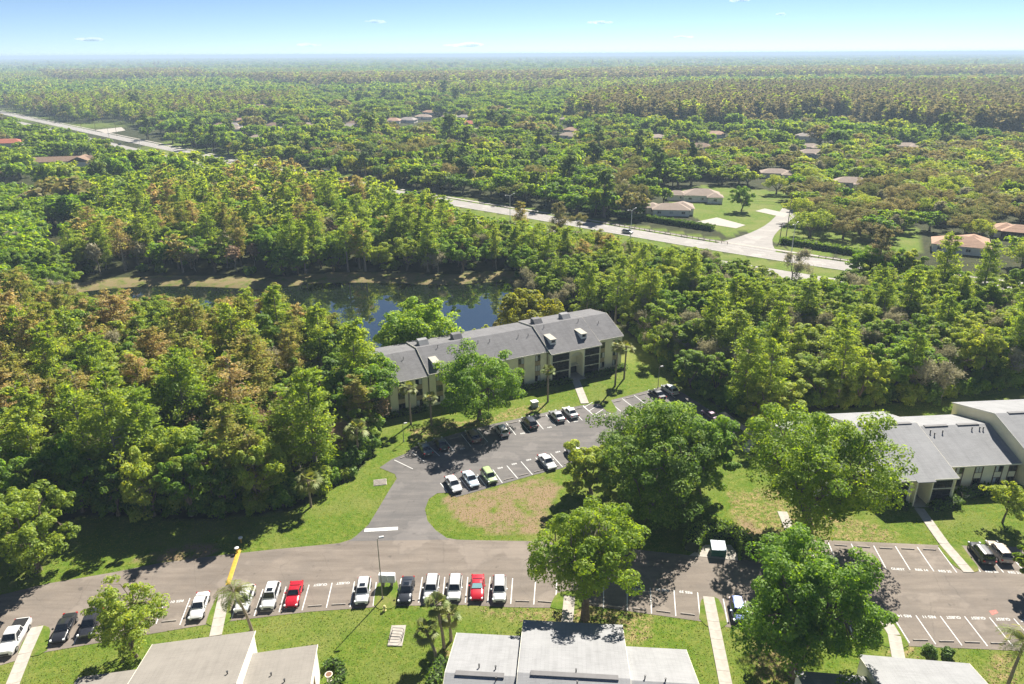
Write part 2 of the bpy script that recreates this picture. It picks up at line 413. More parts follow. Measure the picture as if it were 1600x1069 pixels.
hw = tag(sheet('highway', strip(HW, 0, 11), 0.06, HWM), kind='structure')
hw2 = tag(sheet('highway', strip(HW, -22, -11.5), 0.06, HWM), kind='structure')
tag(sheet('pavement', strip(HW, 13.2, 15.2), 0.09, CONC), kind='structure')
for off in (0.35, 10.6): sheet('edge_line', strip(HW, off, off + 0.16), 0.075, WHITE, hw)
hseg = smooth_poly(HW, 0)
def along(line, step, start=0.0, stop=1e9):
    d = 0.0; nxt = start
    for (x0, y0), (x1, y1) in zip(line[:-1], line[1:]):
        L = math.hypot(x1 - x0, y1 - y0)
        while nxt <= d + L and nxt <= stop:
            t = (nxt - d) / L
            yield x0 + (x1 - x0) * t, y0 + (y1 - y0) * t, math.atan2(y1 - y0, x1 - x0); nxt += step
        d += L
mb = MB()
for off in (3.8, 7.3):
    for x, y, a in along(offset_line(HW, off), 12.0, 350, 1500):
        ux, uy = math.cos(a), math.sin(a)
        mb.quad(*[(x + ux * s - uy * w, y + uy * s + ux * w, 0.075) for s, w in ((0, -.09), (3, -.09), (3, .09), (0, .09))])
mb.build('lane_dash_line', WHITE, hw)
side = GS([(1105, 384), (1150, 372), (1178, 362), (1200, 350), (1215, 335), (1225, 322), (1250, 323), (1243, 338), (1226, 352), (1212, 364), (1205, 378), (1215, 399)])
tag(sheet('side_street', smooth_poly(side, 1), 0.05, HWM), kind='structure')
tag(sheet('driveway', GS([(1180, 330), (1195, 326), (1232, 334), (1225, 340)]), 0.07, CONC), kind='structure')
tag(sheet('driveway', GS([(1088, 347), (1120, 340), (1165, 352), (1150, 357)]), 0.07, CONC), kind='structure')
tag(sheet('driveway', GS([(95, 290), (180, 270), (215, 276), (300, 300), (270, 312), (160, 296), (110, 304)]), 0.07, LOTM), kind='structure')
tag(sheet('driveway', GS([(150, 203), (190, 199), (196, 204), (165, 209)]), 0.1, CONC), kind='structure')

# pavements of single slabs
WALKS = []
def walk(px, w, name='footpath'):
    pts = GS(px); WALKS.append(pts); root = empty(name, (*pts[0], 0)); tag(root, kind='structure')
    me = {}
    for (x0, y0), (x1, y1) in zip(pts[:-1], pts[1:]):
        L = math.hypot(x1 - x0, y1 - y0); n = max(1, round(L / 1.5)); s = L / n
        k = round(s, 3)
        if k not in me: me[k] = MB().box(0.012, s - 0.012, -w / 2, w / 2, -0.05, 0.0).mesh('slab', CONC)
        for i in range(n):
            o = mesh_obj('slab', me[k], root)
            o.location = (x0 + (x1 - x0) * i / n - pts[0][0], y0 + (y1 - y0) * i / n - pts[0][1], 0.10 + 0.006 * ((i * 7) % 3))
            o.rotation_euler = (0, 0, math.atan2(y1 - y0, x1 - x0))
walk([(58, 980), (39, 1022), (14, 1085)], 1.5)
walk([(351, 928), (337, 994)], 1.5)
walk([(890, 932), (886, 975)], 1.5)
walk([(1107, 933), (1120, 1000), (1137, 1085)], 1.5)
walk([(1376, 958), (1397, 993), (1404, 1030)], 1.5)
walk([(1436, 795), (1475, 850), (1514, 895)], 1.5)
walk([(897, 588), (914, 631)], 1.7)
walk([(1222, 800), (1240, 842)], 1.5)
walk([(1128, 645), (1152, 663), (1181, 683), (1163, 706)], 1.5)

# painted markings: bay lines, numbers, stop bar
LINES = {
 'a': [((115, 1007), (125, 985)), ((160, 998), (172, 973)), ((203, 987), (214, 960)), ((244, 975), (257, 942)), ((281, 977), (297, 935))],
 'b': [((362, 967), (374, 927)), ((397, 963), (411, 921)), ((436, 957), (447, 917)), ((472, 954), (483, 914)), ((510, 950), (519, 911)), ((547, 949), (554, 909)), ((583, 947), (588, 910))],
 'c': [((620, 944), (627, 904)), ((654, 942), (660, 902)), ((691, 942), (695, 902)), ((727, 942), (731, 902)), ((762, 942), (766, 902)), ((798, 944), (801, 904)), ((834, 945), (837, 905)), ((868, 946), (870, 907))],
 'd': [((908, 947), (909, 914)), ((943, 951), (943, 917)), ((980, 955), (980, 921)), ((1018, 959), (1016, 919)), ((1056, 963), (1053, 922)), ((1094, 967), (1090, 926))],
 'e': [((1137, 973), (1130, 936)), ((1173, 976), (1164, 939)), ((1212, 981), (1202, 943)), ((1252, 986), (1242, 948)), ((1291, 991), (1282, 952)), ((1333, 997), (1322, 957)), ((1372, 1001), (1360, 960))],
 'f': [((1421, 1005), (1393, 960)), ((1462, 1007), (1431, 962)), ((1503, 1009), (1469, 963)), ((1543, 1010), (1507, 963.5)), ((1584, 1012), (1546, 965)), ((1625, 1014), (1584, 967)), ((1666, 1016), (1622, 969))],
 'g': [((1263, 845), (1278, 888)), ((1294, 848), (1312, 889)), ((1330, 850), (1349, 890)), ((1365, 853), (1385, 890)), ((1399, 854), (1422, 891)), ((1433, 855), (1459, 893)), ((1466, 856), (1495, 895))],
 'h': [((1503, 855), (1532, 894)), ((1536, 857), (1568, 895)), ((1570, 859), (1604, 897))],
 'i': [((616, 719), (645, 733)), ((642.5, 706), (664, 722)), ((668, 695), (687, 713)), ((695, 687), (710, 706)), ((721, 679), (736, 698)), ((746, 672), (762, 691)), ((769, 666), (785, 686)), ((791, 661), (806, 680)), ((811, 657), (828, 676)),
       ((833, 652), (849, 671)), ((853, 648), (869, 666)), ((873, 643), (890, 661)), ((892, 639), (910, 657)), ((911, 635), (931, 652))],
 'j': [((953, 629), (970, 643)), ((972, 623), (990, 637)), ((991, 618), (1009, 632)), ((1012, 613), (1033, 629)), ((1034, 607), (1055, 622))],
 'k': [((700, 771), (688, 755)), ((735, 768), (719, 747)), ((761, 762), (746, 742)), ((785, 755), (770, 734)), ((809, 748), (792, 728)), ((832, 742), (814, 721.5)), ((856, 736), (837, 715.5)), ((879, 730), (860, 709)), ((902, 723), (882, 703))],
}
def line_q(mb, a, b, w, z):
    dx, dy = b[0] - a[0], b[1] - a[1]; L = math.hypot(dx, dy); nx_, ny_ = -dy / L * w / 2, dx / L * w / 2
    return mb.quad((a[0] - nx_, a[1] - ny_, z), (b[0] - nx_, b[1] - ny_, z), (b[0] + nx_, b[1] + ny_, z), (a[0] + nx_, a[1] + ny_, z))
stop_me = MB().extr([(-0.09, 0), (0.09, 0), (0.06, 0.11), (-0.06, 0.11)], 'x', -0.9, 0.9).mesh('wheel_stop', plain('grey_stop', (0.30, 0.27, 0.24), 0.9, 0.2, 4))
ROW = dict(a='in the bays beside the round leafy tree', b='in the row left of the lamp post', c='in the row right of the lamp post', d='in the row right of the mossy tree', e='in the row under the big green tree',
           f='in the bays at the lower right', g='in the bays below the spreading oak', h='beside the two dark cars at the right edge', i='in the row facing the three-storey block', j='in the bays right of the hatched area', k='in the row along the bare dirt island')
bays = {}
for r_, L in LINES.items():
    par, z = (lot, 0.044) if r_ in 'ijk' else (road, 0.042)
    W_ = [(G(*a), G(*b)) for a, b in L]
    for a, b in W_:
        line_q(MB(), a, b, 0.13, z).build('bay_line', WHITE, par)
    bays[r_] = []
    for n_, ((a0, b0), (a1, b1)) in enumerate(zip(W_[:-1], W_[1:])):
        a, b = ((a0[0] + a1[0]) / 2, (a0[1] + a1[1]) / 2), ((b0[0] + b1[0]) / 2, (b0[1] + b1[1]) / 2)
        h_ = math.atan2(a[1] - b[1], a[0] - b[0])          # heading into the bay
        bays[r_].append((a, b, h_))
        o = mesh_obj('wheel_stop', stop_me); k = 0.55
        o.location = (a[0] - math.cos(h_) * k, a[1] - math.sin(h_) * k, z); o.rotation_euler = (0, 0, h_ + math.pi / 2 + RNG.normal() * .02)
        tag(o, 'concrete wheel stop ' + ROW[r_] + ', ' + ordinal(n_ + 1) + ' from left', 'wheel stop', 'wheel stops ' + ROW[r_])
FONTM = WHITE
def number(text, at, rz, size, parent, z):
    c = bpy.data.curves.new('bay_number', 'FONT'); c.body = text; c.size = size; c.align_x = 'CENTER'; c.align_y = 'CENTER'; c.materials.append(FONTM); c.offset = 0.012
    o = link(bpy.data.objects.new('bay_number_marking', c)); o.location = (at[0], at[1], z); o.rotation_euler = (0, 0, rz); o.parent = parent
def bay_text(row, i, text, par, z, frac=0.04, flip=True):
    a, b, h_ = bays[row][i]
    p = (b[0] + (a[0] - b[0]) * frac, b[1] + (a[1] - b[1]) * frac)
    number(text, p, h_ - math.pi / 2, 0.62, par, z)
for r_, i, t in (('a', 3, 'RES 01'), ('b', 3, 'GUEST'), ('b', 4, 'GUEST'), ('d', 2, 'RES 27'), ('d', 3, 'RES 28'), ('d', 4, 'RES 29'), ('f', 0, 'RES 14'), ('f', 1, 'RES 11'), ('f', 2, 'GUEST'), ('f', 3, 'GUEST'), ('f', 4, 'GUEST'), ('f', 5, 'GUEST')):
    bay_text(r_, i, t, road, 0.043)
for i, t in ((2, 'RES 17'), (3, 'GUEST'), (4, 'RES 14'), (5, 'RES 25')): bay_text('g', i, t, road, 0.043, 0.02)
for i in (0, 1): bay_text('h', i, 'RES 2' + str(i), road, 0.043, 0.02)
for i in (2, 3, 7, 9, 11): bay_text('i', i, 'RES', lot, 0.045, 0.02)
for i in (3, 4, 5, 6, 7): bay_text('k', i, 'RES', lot, 0.045, 0.02)
sheet('stop_bar', GS([(570, 826.5), (622, 823.5), (621.5, 828.5), (569, 831.5)]), 0.044, WHITE, lot)
for a, b in (((914, 636), (926, 629)), ((921, 642), (934, 634)), ((928, 649), (942, 640)), ((931, 652), (955, 646)), ((911, 634), (931, 652))):
    line_q(MB(), G(*a), G(*b), 0.13, 0.045).build('hatch_line', WHITE, lot)
for a, b in (((1243, 846), (1252, 866)), ((1262, 846), (1270, 866)), ((1243, 848), (1262, 846)), ((1247, 856), (1266, 854)), ((1251, 865), (1269, 863))):
    line_q(MB(), G(*a), G(*b), 0.13, 0.045).build('hatch_line', YELLOW, road)
sheet('painted_patch', GS([(1545, 955), (1556, 953), (1560, 958), (1550, 962)]), 0.044, plain('red_paint', (0.42, 0.16, 0.13), 0.8, 0.3, 2), road)
# speed bump across the road
a, b = G(374, 858), G(356, 914)
L_ = math.hypot(a[0] - b[0], a[1] - b[1]); h_ = math.atan2(b[1] - a[1], b[0] - a[0])
o = MB().extr([(-0.32, 0), (0.32, 0), (0.18, 0.035), (-0.18, 0.035)], 'x', 0, L_).build('speed_bump', YELLOW); o.location = (*a, 0.031); o.rotation_euler = (0, 0, h_)
tag(o, 'long yellow painted speed bump crossing the service road', 'speed bump')
for k, px in enumerate(((371, 864), (377, 848))):
    p = G(*px); t = empty('bollard', (*p, 0)); MB().cyl(0, 0, 0, 0.85, 0.11, n=12).build('post', YELLOW, t)
    MB().tube([(0, 0, .85), (0, 0, .95), (0, 0, 1.02)], [0.32, 0.32, 0.15], 12).build('cap', plain('white_plastic', (0.72, 0.72, 0.70), 0.5, 0.05), t)
    tag(t, ('white capped post at the grass end of the yellow speed bump', 'white capped post on the grass just behind the speed bump')[k], 'bollard')

# ================================================================== buildings
def shingle(name, c, var=0.16, streak=0.25):
    m, nt, b = base_mat(name); tc = node(nt, 'ShaderNodeTexCoord').outputs['Object']
    br = node(nt, 'ShaderNodeTexBrick'); nt.links.new(tc, br.inputs['Vector'])
    br.inputs['Scale'].default_value = 1.0; br.inputs['Brick Width'].default_value = 0.9; br.inputs['Row Height'].default_value = 0.16; br.inputs['Mortar Size'].default_value = 0.012
    br.inputs['Color1'].default_value = (*[x * (1 - var) for x in c], 1); br.inputs['Color2'].default_value = (*[min(1, x * (1 + var)) for x in c], 1); br.inputs['Mortar'].default_value = (*[x * .62 for x in c], 1)
    mp = node(nt, 'ShaderNodeMapping'); nt.links.new(tc, mp.inputs[0]); mp.inputs['Scale'].default_value = (1.3, 0.12, 0.12)
    n1, n2 = noise(nt, mp.outputs[0], 1.0, 5), noise(nt, tc, 0.35, 5)
    cc = mixc(nt, maprange(nt, n1.outputs[0], 0.48, 0.72, 0, streak), br.outputs['Color'], [x * .55 for x in c])
    cc = mixc(nt, maprange(nt, n2.outputs[0], 0.4, 0.7, 0, 0.4), cc, [min(1, x * 1.25) for x in c])
    nt.links.new(cc, b.inputs['Base Color']); b.inputs['Roughness'].default_value = 0.9; b.inputs['Specular IOR Level'].default_value = 0.2
    bump(nt, b, br.outputs['Fac'], -0.4, 0.02); return m
DORM = plain('dormer_cream', (0.40, 0.38, 0.32), 0.8, 0.08)
ROOF_D = shingle('dark_shingles', (0.168, 0.166, 0.170), 0.14, 0.5); ROOF_L = shingle('light_shingles', (0.272, 0.274, 0.278), 0.06, 0.35); ROOF_B = shingle('beige_shingles', (0.225, 0.208, 0.184), 0.05, 0.3)
STUCCO = plain('cream_stucco', (0.88, 0.80, 0.56), 0.9, 0.07, 0.6); TRIM = plain('cream_trim', (0.74, 0.70, 0.58), 0.8, 0.05); WHITEW = plain('white_trim', (0.78, 0.76, 0.70), 0.7, 0.05)
TANP = plain('tan_panel', (0.42, 0.32, 0.18), 0.8, 0.15); BROWN = plain('brown_trim', (0.13, 0.085, 0.05), 0.8, 0.15)
CURT = plain('curtain', (0.55, 0.54, 0.50), 0.9, 0.2, 6); VENTM = plain('vent_grey', (0.17, 0.165, 0.165), 0.8, 0.1); DARKM = plain('dark_metal', (0.05, 0.05, 0.052), 0.5, 0.2); GREYM = plain('grey_metal', (0.42, 0.42, 0.42), 0.5, 0.1, metal=0.6)
m, nt, b = base_mat('window_glass'); b.inputs['Base Color'].default_value = (0.02, 0.024, 0.028, 1); b.inputs['Roughness'].default_value = 0.06; b.inputs['Specular IOR Level'].default_value = 0.7; GLASS = m
m, nt, b = base_mat('insect_screen'); b.inputs['Base Color'].default_value = (0.012, 0.012, 0.013, 1); b.inputs['Roughness'].default_value = 0.7; b.inputs['Alpha'].default_value = 0.80; SCREEN = m

def window(par, x0, x1, y, z0, z1, fm=BROWN, curtain=0.5, rng=random.Random(3)):
    """a window in a wall that faces -y: frame, two panes, sometimes a blind behind one pane"""
    t = 0.07; mb = MB()
    mb.box(x0, x1, y - .05, y + .04, z0, z0 + t).box(x0, x1, y - .05, y + .04, z1 - t, z1).box(x0, x0 + t, y - .05, y + .04, z0 + t, z1 - t).box(x1 - t, x1, y - .05, y + .04, z0 + t, z1 - t)
    xm = (x0 + x1) / 2; mb.box(xm - .03, xm + .03, y - .045, y + .04, z0 + t, z1 - t)
    w = mb.build('window', fm, par)
    for a, b_ in ((x0 + t, xm - .03), (xm + .03, x1 - t)):
        MB().box(a, b_, y - .015, y + .005, z0 + t, z1 - t).build('pane', CURT if rng.random() < curtain * .6 else GLASS, w)
    return w
def gable_block(par, x0, x1, yf, yb, yr, ze, zr, zb, wall_y=None, roofm=ROOF_L, wallm=STUCCO, over=0.35, side=0.12, base=0.0, trim=TRIM):
    """one block of a row building: walls with gable ends, two roof slopes, fascia boards. yf, yb roof edges, yr ridge, ze/zb eave heights"""
    wf = yf + over if wall_y is None else wall_y; wb = yb - over
    s1, s2 = (zr - ze) / (yr - yf), (zr - zb) / (yb - yr)
    zf = lambda y: ze + (y - yf) * s1 - 0.16; zk = lambda y: zb + (yb - y) * s2 - 0.16
    MB().extr([(wf, base), (wb, base), (wb, zk(wb)), (yr, zr - 0.16), (wf, zf(wf))], 'x', x0 + side, x1 - side).build('wall', wallm, par)
    rf = MB(); T = 0.15
    rf.extr([(yf, ze), (yr, zr), (yr, zr - T), (yf, ze - T)][::-1], 'x', x0, x1)
    rf.extr([(yr + .002, zr), (yb, zb), (yb, zb - T), (yr + .002, zr - T)][::-1], 'x', x0, x1)
    rf.build('roof', roofm, par, recalc=True)
    f = MB().box(x0, x1, yf - .06, yf - .004, ze - .24, ze - .01)
    for xx in (x0 - .045, x1 + .005):
        f.extr([(yf, ze - .22), (yf, ze + .015), (yr, zr + .015), (yb, zb + .015), (yb, zb - .22), (yr, zr - .22)], 'x', xx, xx + .04)
    f.build('fascia', trim, par, recalc=True)
    return s1
def vent_pipe(par, x, y, z, h=0.55, r=0.06): MB().cyl(x, y, z - .1, z + h, r, n=8).cyl(x, y, z + h, z + h + .06, r * 1.7, n=8).build('vent_pipe', DARKM, par)
def screened(par, x0, x1, yf, yb, levels, post=0.13):
    """screened balconies one over another: screens, rails, posts, floor slabs and a dark back wall"""
    for z0, z1 in levels:
        MB().box(x0, x1, yf + .05, yf + .062, z0, z1).build('screen', SCREEN, par)
        MB().box(x0, x1, yf + .02, yb, z0 - .12, z0 - .01).build('balcony_floor', TRIM, par)
        mb = MB().box(x0, x1, yf - .01, yf + .045, z0 + 0.95, z0 + 1.0)
        for i in range(1, 3): xx = x0 + (x1 - x0) * i / 3; mb.box(xx - .02, xx + .02, yf, yf + .04, z0, z1)
        mb.build('screen_rail', DARKM, par)
        MB().box(x0, x1, yf - .03, yf + .05, z0 - .13, z0 + .02).build('beam', TRIM, par)
        MB().box(x0 + .5, x1 - .7, yb - .06, yb - .02, z0, z0 + 2.0).build('sliding_door', GLASS, par)
    for xx in (x0, x1): MB().box(xx - post, xx + post, yf - .06, yf + .1, 0, levels[-1][1] + .1).build('post', TRIM, par)

# ---- three-storey block, dark roof
A0, A1 = G(613.5, 647), G(969, 571.5)
angA = math.atan2(A1[1] - A0[1], A1[0] - A0[0])
A = tag(empty('apartment_building', (*A0, 0), angA), 'cream three-storey apartment block with long dark grey roof and screened balconies', 'building')
ST = 2.42
kA = (10.1 - 7.05) / 7.6
def blockA(x0, x1, lift, yf, wall):
    yr, yb = 7.3, 14.9
    gable_block(A, x0, x1, yf, yb, yr, 10.1 + lift - kA * (yr - yf), 10.1 + lift, 8.75 + lift, wall, ROOF_D)
blockA(-0.3, 8.0, 0.0, -0.35, 0.0); blockA(8.05, 35.7, 0.32, -0.35, 0.0); blockA(48.7, 55.4, 0.64, -0.35, 0.0); blockA(35.75, 48.65, 0.64, -1.75, 1.6)
rw = random.Random(5)
for x0, x1 in ((1.4, 2.8), (5.2, 6.6), (9.6, 11.0), (14.0, 15.4), (18.6, 20.0), (23.6, 25.0), (28.5, 29.9), (32.6, 33.9), (49.3, 50.6), (52.8, 54.1)):
    for k in range(3):
        window(A, x0, x1, -0.02, 0.55 + k * ST, 1.95 + k * ST, BROWN, 0.55, rw)
        if k: MB().box(x0, x1, -.035, .02, 1.98 + (k - 1) * ST, 0.52 + k * ST).build('spandrel_panel', TANP, A)
lev = [(0.25, 2.25), (2.55, 4.62), (4.95, 6.55)]
screened(A, 36.1, 40.6, -1.3, 1.6, lev); screened(A, 44.35, 48.45, -1.3, 1.6, lev)
for xx in (35.9, 48.55): MB().box(xx - .1, xx + .1, -1.2, 1.6, 0, 6.7).build('balcony_wall', STUCCO, A)
# entrance: arch between the balconies, side walls, gallery floor, stairs
mb = MB(); xs = [40.8 + 3.3 * i / 12 for i in range(13)]; za = lambda x: 4.9 + 1.45 * math.sqrt(max(0, 1 - ((x - 42.45) / 1.65) ** 2))
for a, b_ in zip(xs[:-1], xs[1:]): mb.extr([(a, za(a)), (b_, za(b_)), (b_, 6.75), (a, 6.75)], 'y', -1.35, -1.1)
mb.build('entrance_arch', STUCCO, A, recalc=True)
for xx in (40.72, 44.18): MB().box(xx - .12, xx + .12, -1.36, 7.0, 0, 6.74).build('entrance_wall', STUCCO, A)
for k in (1, 2): MB().box(40.84, 44.06, 0.3, 7.0, k * ST - .18, k * ST).build('gallery_floor', TRIM, A)
MB().box(40.84, 44.06, 0.25, 0.35, 2 * ST, 2 * ST + 1.0).build('gallery_rail', TRIM, A)
MB().box(40.84, 44.06, 1.45, 1.55, 0, 2.0).build('entrance_back', DARKM, A)
MB().box(40.6, 44.3, -2.6, 1.4, 0.0, 0.09).build('entrance_slab', CONC, A)
# dormers on the front slope
def dormer(x, lift):
    y0 = 0.95; z0 = 10.1 + lift - kA * (7.3 - y0) - .05; zt = z0 + 1.2; yk = y0 + 2.6
    d = MB().extr([(y0, z0), (yk, z0 + kA * 2.6), (yk, zt - .2), (y0, zt)], 'x', x - .72, x + .72).build('dormer', WHITEW, A, recalc=True)
    MB().extr([(y0 - .12, zt + .01), (yk + .6, zt + .12), (yk + .6, zt + .2), (y0 - .12, zt + .1)], 'x', x - .82, x + .82).build('dormer_roof', DORM, d, recalc=True)
    MB().box(x - .45, x + .45, y0 - .03, y0 + .02, z0 + .5, z0 + 1.05).build('pane', GLASS, d)
dormer(10.3, .32); dormer(37.6, .64); dormer(45.5, .64)
for x, lift in ((9.2, .32), (17.0, .32), (36.8, .64), (44.2, .64)):
    zb_ = 10.1 + lift - 0.35
    MB().extr([(8.0, zb_ - .1), (10.6, zb_ - .7), (10.6, zb_ + 1.05), (9.3, zb_ + 1.05)], 'x', x, x + 2.1).build('chimney_box', ROOF_L if x < 12 or x > 40 else ROOF_D, A, recalc=True)
for x, y, lift in ((4.5, 5.2, 0), (12.5, 6.3, .32), (21.5, 5.6, .32), (24.2, 5.4, .32), (31, 5.2, .32), (38, 6.2, .64), (47, 6.2, .64), (51.5, 4.6, .64), (33.4, 5.0, .32)):
    vent_pipe(A, x, y, 10.1 + lift - kA * (7.3 - y))
for x in (4.6, 8.5): MB().box(-.21, -.17, x - .18, x + .18, 0.2, 7.4).build('brown_strip', BROWN, A)
MB().box(7.92, 8.0, -.12, -.03, 0, 7.0).build('downpipe', BROWN, A); MB().box(35.5, 35.6, -.12, -.03, 0, 7.0).build('downpipe', BROWN, A)
def hedge_row(name, pts, w, h, label, cat='hedge', seedk=1, leafm=None): HEDGES.append((name, pts, w, h, label, cat, seedk, leafm))
HEDGES = []
def Ap(x, y): c, s = math.cos(angA), math.sin(angA); return (A0[0] + c * x - s * y, A0[1] + s * x + c * y)

# ---- two-storey blocks
def place_block(name, o, ang, label): return tag(empty(name, (*o, 0), ang), label, 'building')
B0 = (60.2, 96.6)
angB = R(4.6)
B = place_block('apartment_building', B0, angB, 'two-storey cream apartment block with pale grey roof behind the spreading oak')
gable_block(B, 0, 11.3, -0.5, 21.4, 11.9, 4.75, 8.05, 5.3, 2.9, ROOF_L)
gable_block(B, 11.35, 24.6, 2.9, 19.6, 11.6, 4.65, 7.45, 5.0, 3.3, ROOF_L)
gable_block(B, -11.5, -0.05, 2.9, 19.6, 11.6, 4.65, 7.45, 5.0, 3.3, ROOF_L)
gable_block(B, 24.65, 40.0, 0.3, 21.4, 11.0, 6.2, 9.7, 6.6, 0.7, ROOF_L)
lb = [(0.25, 2.15), (2.55, 4.35)]
screened(B, 0.35, 3.7, 0.1, 2.9, lb); screened(B, 7.5, 11.0, 0.1, 2.9, lb)
for xx in (0.15, 3.95, 7.2, 11.15): MB().box(xx - .12, xx + .12, -0.1, 2.9, 0, 4.5).build('balcony_wall', STUCCO, B)
for xx in (4.3, 6.9): MB().box(xx - .1, xx + .1, -0.75, 2.9, 0, 4.45).build('entrance_wall', STUCCO, B)
MB().extr([(-1.0, 4.5), (3.0, 5.6), (3.0, 5.72), (-1.0, 4.63)], 'x', 4.05, 7.15).build('entrance_roof', ROOF_L, B, recalc=True)
st = MB()
for i in range(12): st.box(4.6, 5.6, 0.2 + i * .25, 0.45 + i * .25, i * .2, i * .2 + .2)
st.build('stairs', CONC, B); MB().box(4.42, 6.78, -1.2, 3.0, 0, .1).build('entrance_slab', CONC, B)
MB().tube([(5.7, 0.2, .9), (5.7, 3.0, 3.2)], .03).build('handrail', DARKM, B)
for x in (13.6, 17.0, 20.5, 23.0, -2.6, -6.0, -9.0):
    for z in (0.55, 2.95): window(B, x, x + 1.25, 3.28, z, z + 1.35, BROWN, 0.4, rw)
    for q in (x - .12, x + 1.27): MB().box(q, q + .1, 3.2, 3.29, 0.1, 4.5).build('brown_strip', BROWN, B)
for x in (27, 31): 
    for z in (0.55, 2.95): window(B, x, x + 1.3, 0.68, z, z + 1.35, BROWN, 0.4, rw)
for x0, x1, y, z in ((0.6, 4.0, 11.9, 8.07), (6.4, 10.2, 11.9, 8.07), (12.6, 16.8, 11.6, 7.47), (18.6, 22.5, 11.6, 7.47), (27, 33, 11, 9.72)):
    MB().extr([(y - .35, z - .16), (y - .3, z + .06), (y + .3, z + .06), (y + .35, z - .16)], 'x', x0, x1).build('ridge_vent', VENTM, B, recalc=True)
for x, y, z in ((5.4, 11.2, 7.85), (12.9, 10.2, 7.0), (15.0, 10.0, 6.95), (20.6, 10.4, 7.05), (13.3, 9.6, 6.8), (22, 10.4, 7.05), (22.6, 10.3, 7.05), (5.0, 12.6, 7.9)): vent_pipe(B, x, y, z, .45, .09)

def mirror_block(name, o, ang, blocks, label, roofm, wallm=WHITEW):
    """blocks seen from behind: (x0, x1, near roof edge, far roof edge, eave, ridge)"""
    b_ = place_block(name, o, ang, label)
    for x0, x1, yn, yf_, ze, zr in blocks:
        gable_block(b_, x0, x1, yn, yf_, 0.0, ze, zr, ze, None, roofm, wallm)
    return b_
D0 = (6.35, 55.9)
D = mirror_block('apartment_building', D0, R(-4.4), [(-5.95, 5.85, -10.4, 10.4, 4.8, 7.5), (-13.7, -6.0, -8, 8.0, 4.6, 6.9), (5.9, 12.9, -8, 7.3, 4.6, 7.3)], 'white shingle roof of the apartment block below the mossy tree', ROOF_L)
for x0, x1, z in ((-4.6, 4.6, 7.52), (-12.6, -7.4, 6.92)):
    MB().extr([(-.36, z - .2), (-.3, z + .08), (.3, z + .08), (.36, z - .2)], 'x', x0, x1).build('ridge_vent', VENTM, D, recalc=True)
for x, y, z in ((-10.2, 1.2, 6.6), (-8.4, 1.1, 6.6), (-8.2, -.5, 6.75), (.2, .6, 7.35), (.3, -.9, 7.3), (7.4, .4, 7.2), (9.5, .2, 7.2)): vent_pipe(D, x, y, z, .4, .07)
C0c = (-36.1 + 1.8, 64.14 - 10.3)
C = mirror_block('apartment_building', C0c, R(10.2), [(-5.7, 5.7, -10.4, 10.4, 4.9, 7.8), (5.75, 13.0, -8, 7.4, 4.4, 6.3), (-12.6, -5.75, -8, 7.4, 4.4, 6.3)], 'beige shingle roof of the apartment block beside the round leafy tree', ROOF_B)
for x, y, z in ((8.6, 2.5, 5.6), (4.4, 2.0, 7.2), (10.2, 1.0, 6.0)): vent_pipe(C, x, y, z, .35, .07)
for z in (0.6, 2.7): MB().box(12.88, 12.92, 2.2, 3.2, z, z + 1.3).build('window', BROWN, C)
E0 = (44.9 - 1.2, 60.45 - 10.3)
Eb = mirror_block('apartment_building', E0, R(-6.6), [(-5.9, 5.9, -10.4, 10.4, 4.8, 7.5), (-13.5, -5.95, -8, 7.6, 4.5, 6.9)], 'pale roof corner at the lower right beside the curved palm', ROOF_L)
F0 = G(14, 1050, 4.8)
Fb = mirror_block('apartment_building', (F0[0] - 6.5, F0[1] - 8.2), R(12), [(-9, 6.2, -8, 8, 4.8, 6.4)], 'cut off pale roof corner at the lower left edge', ROOF_B)

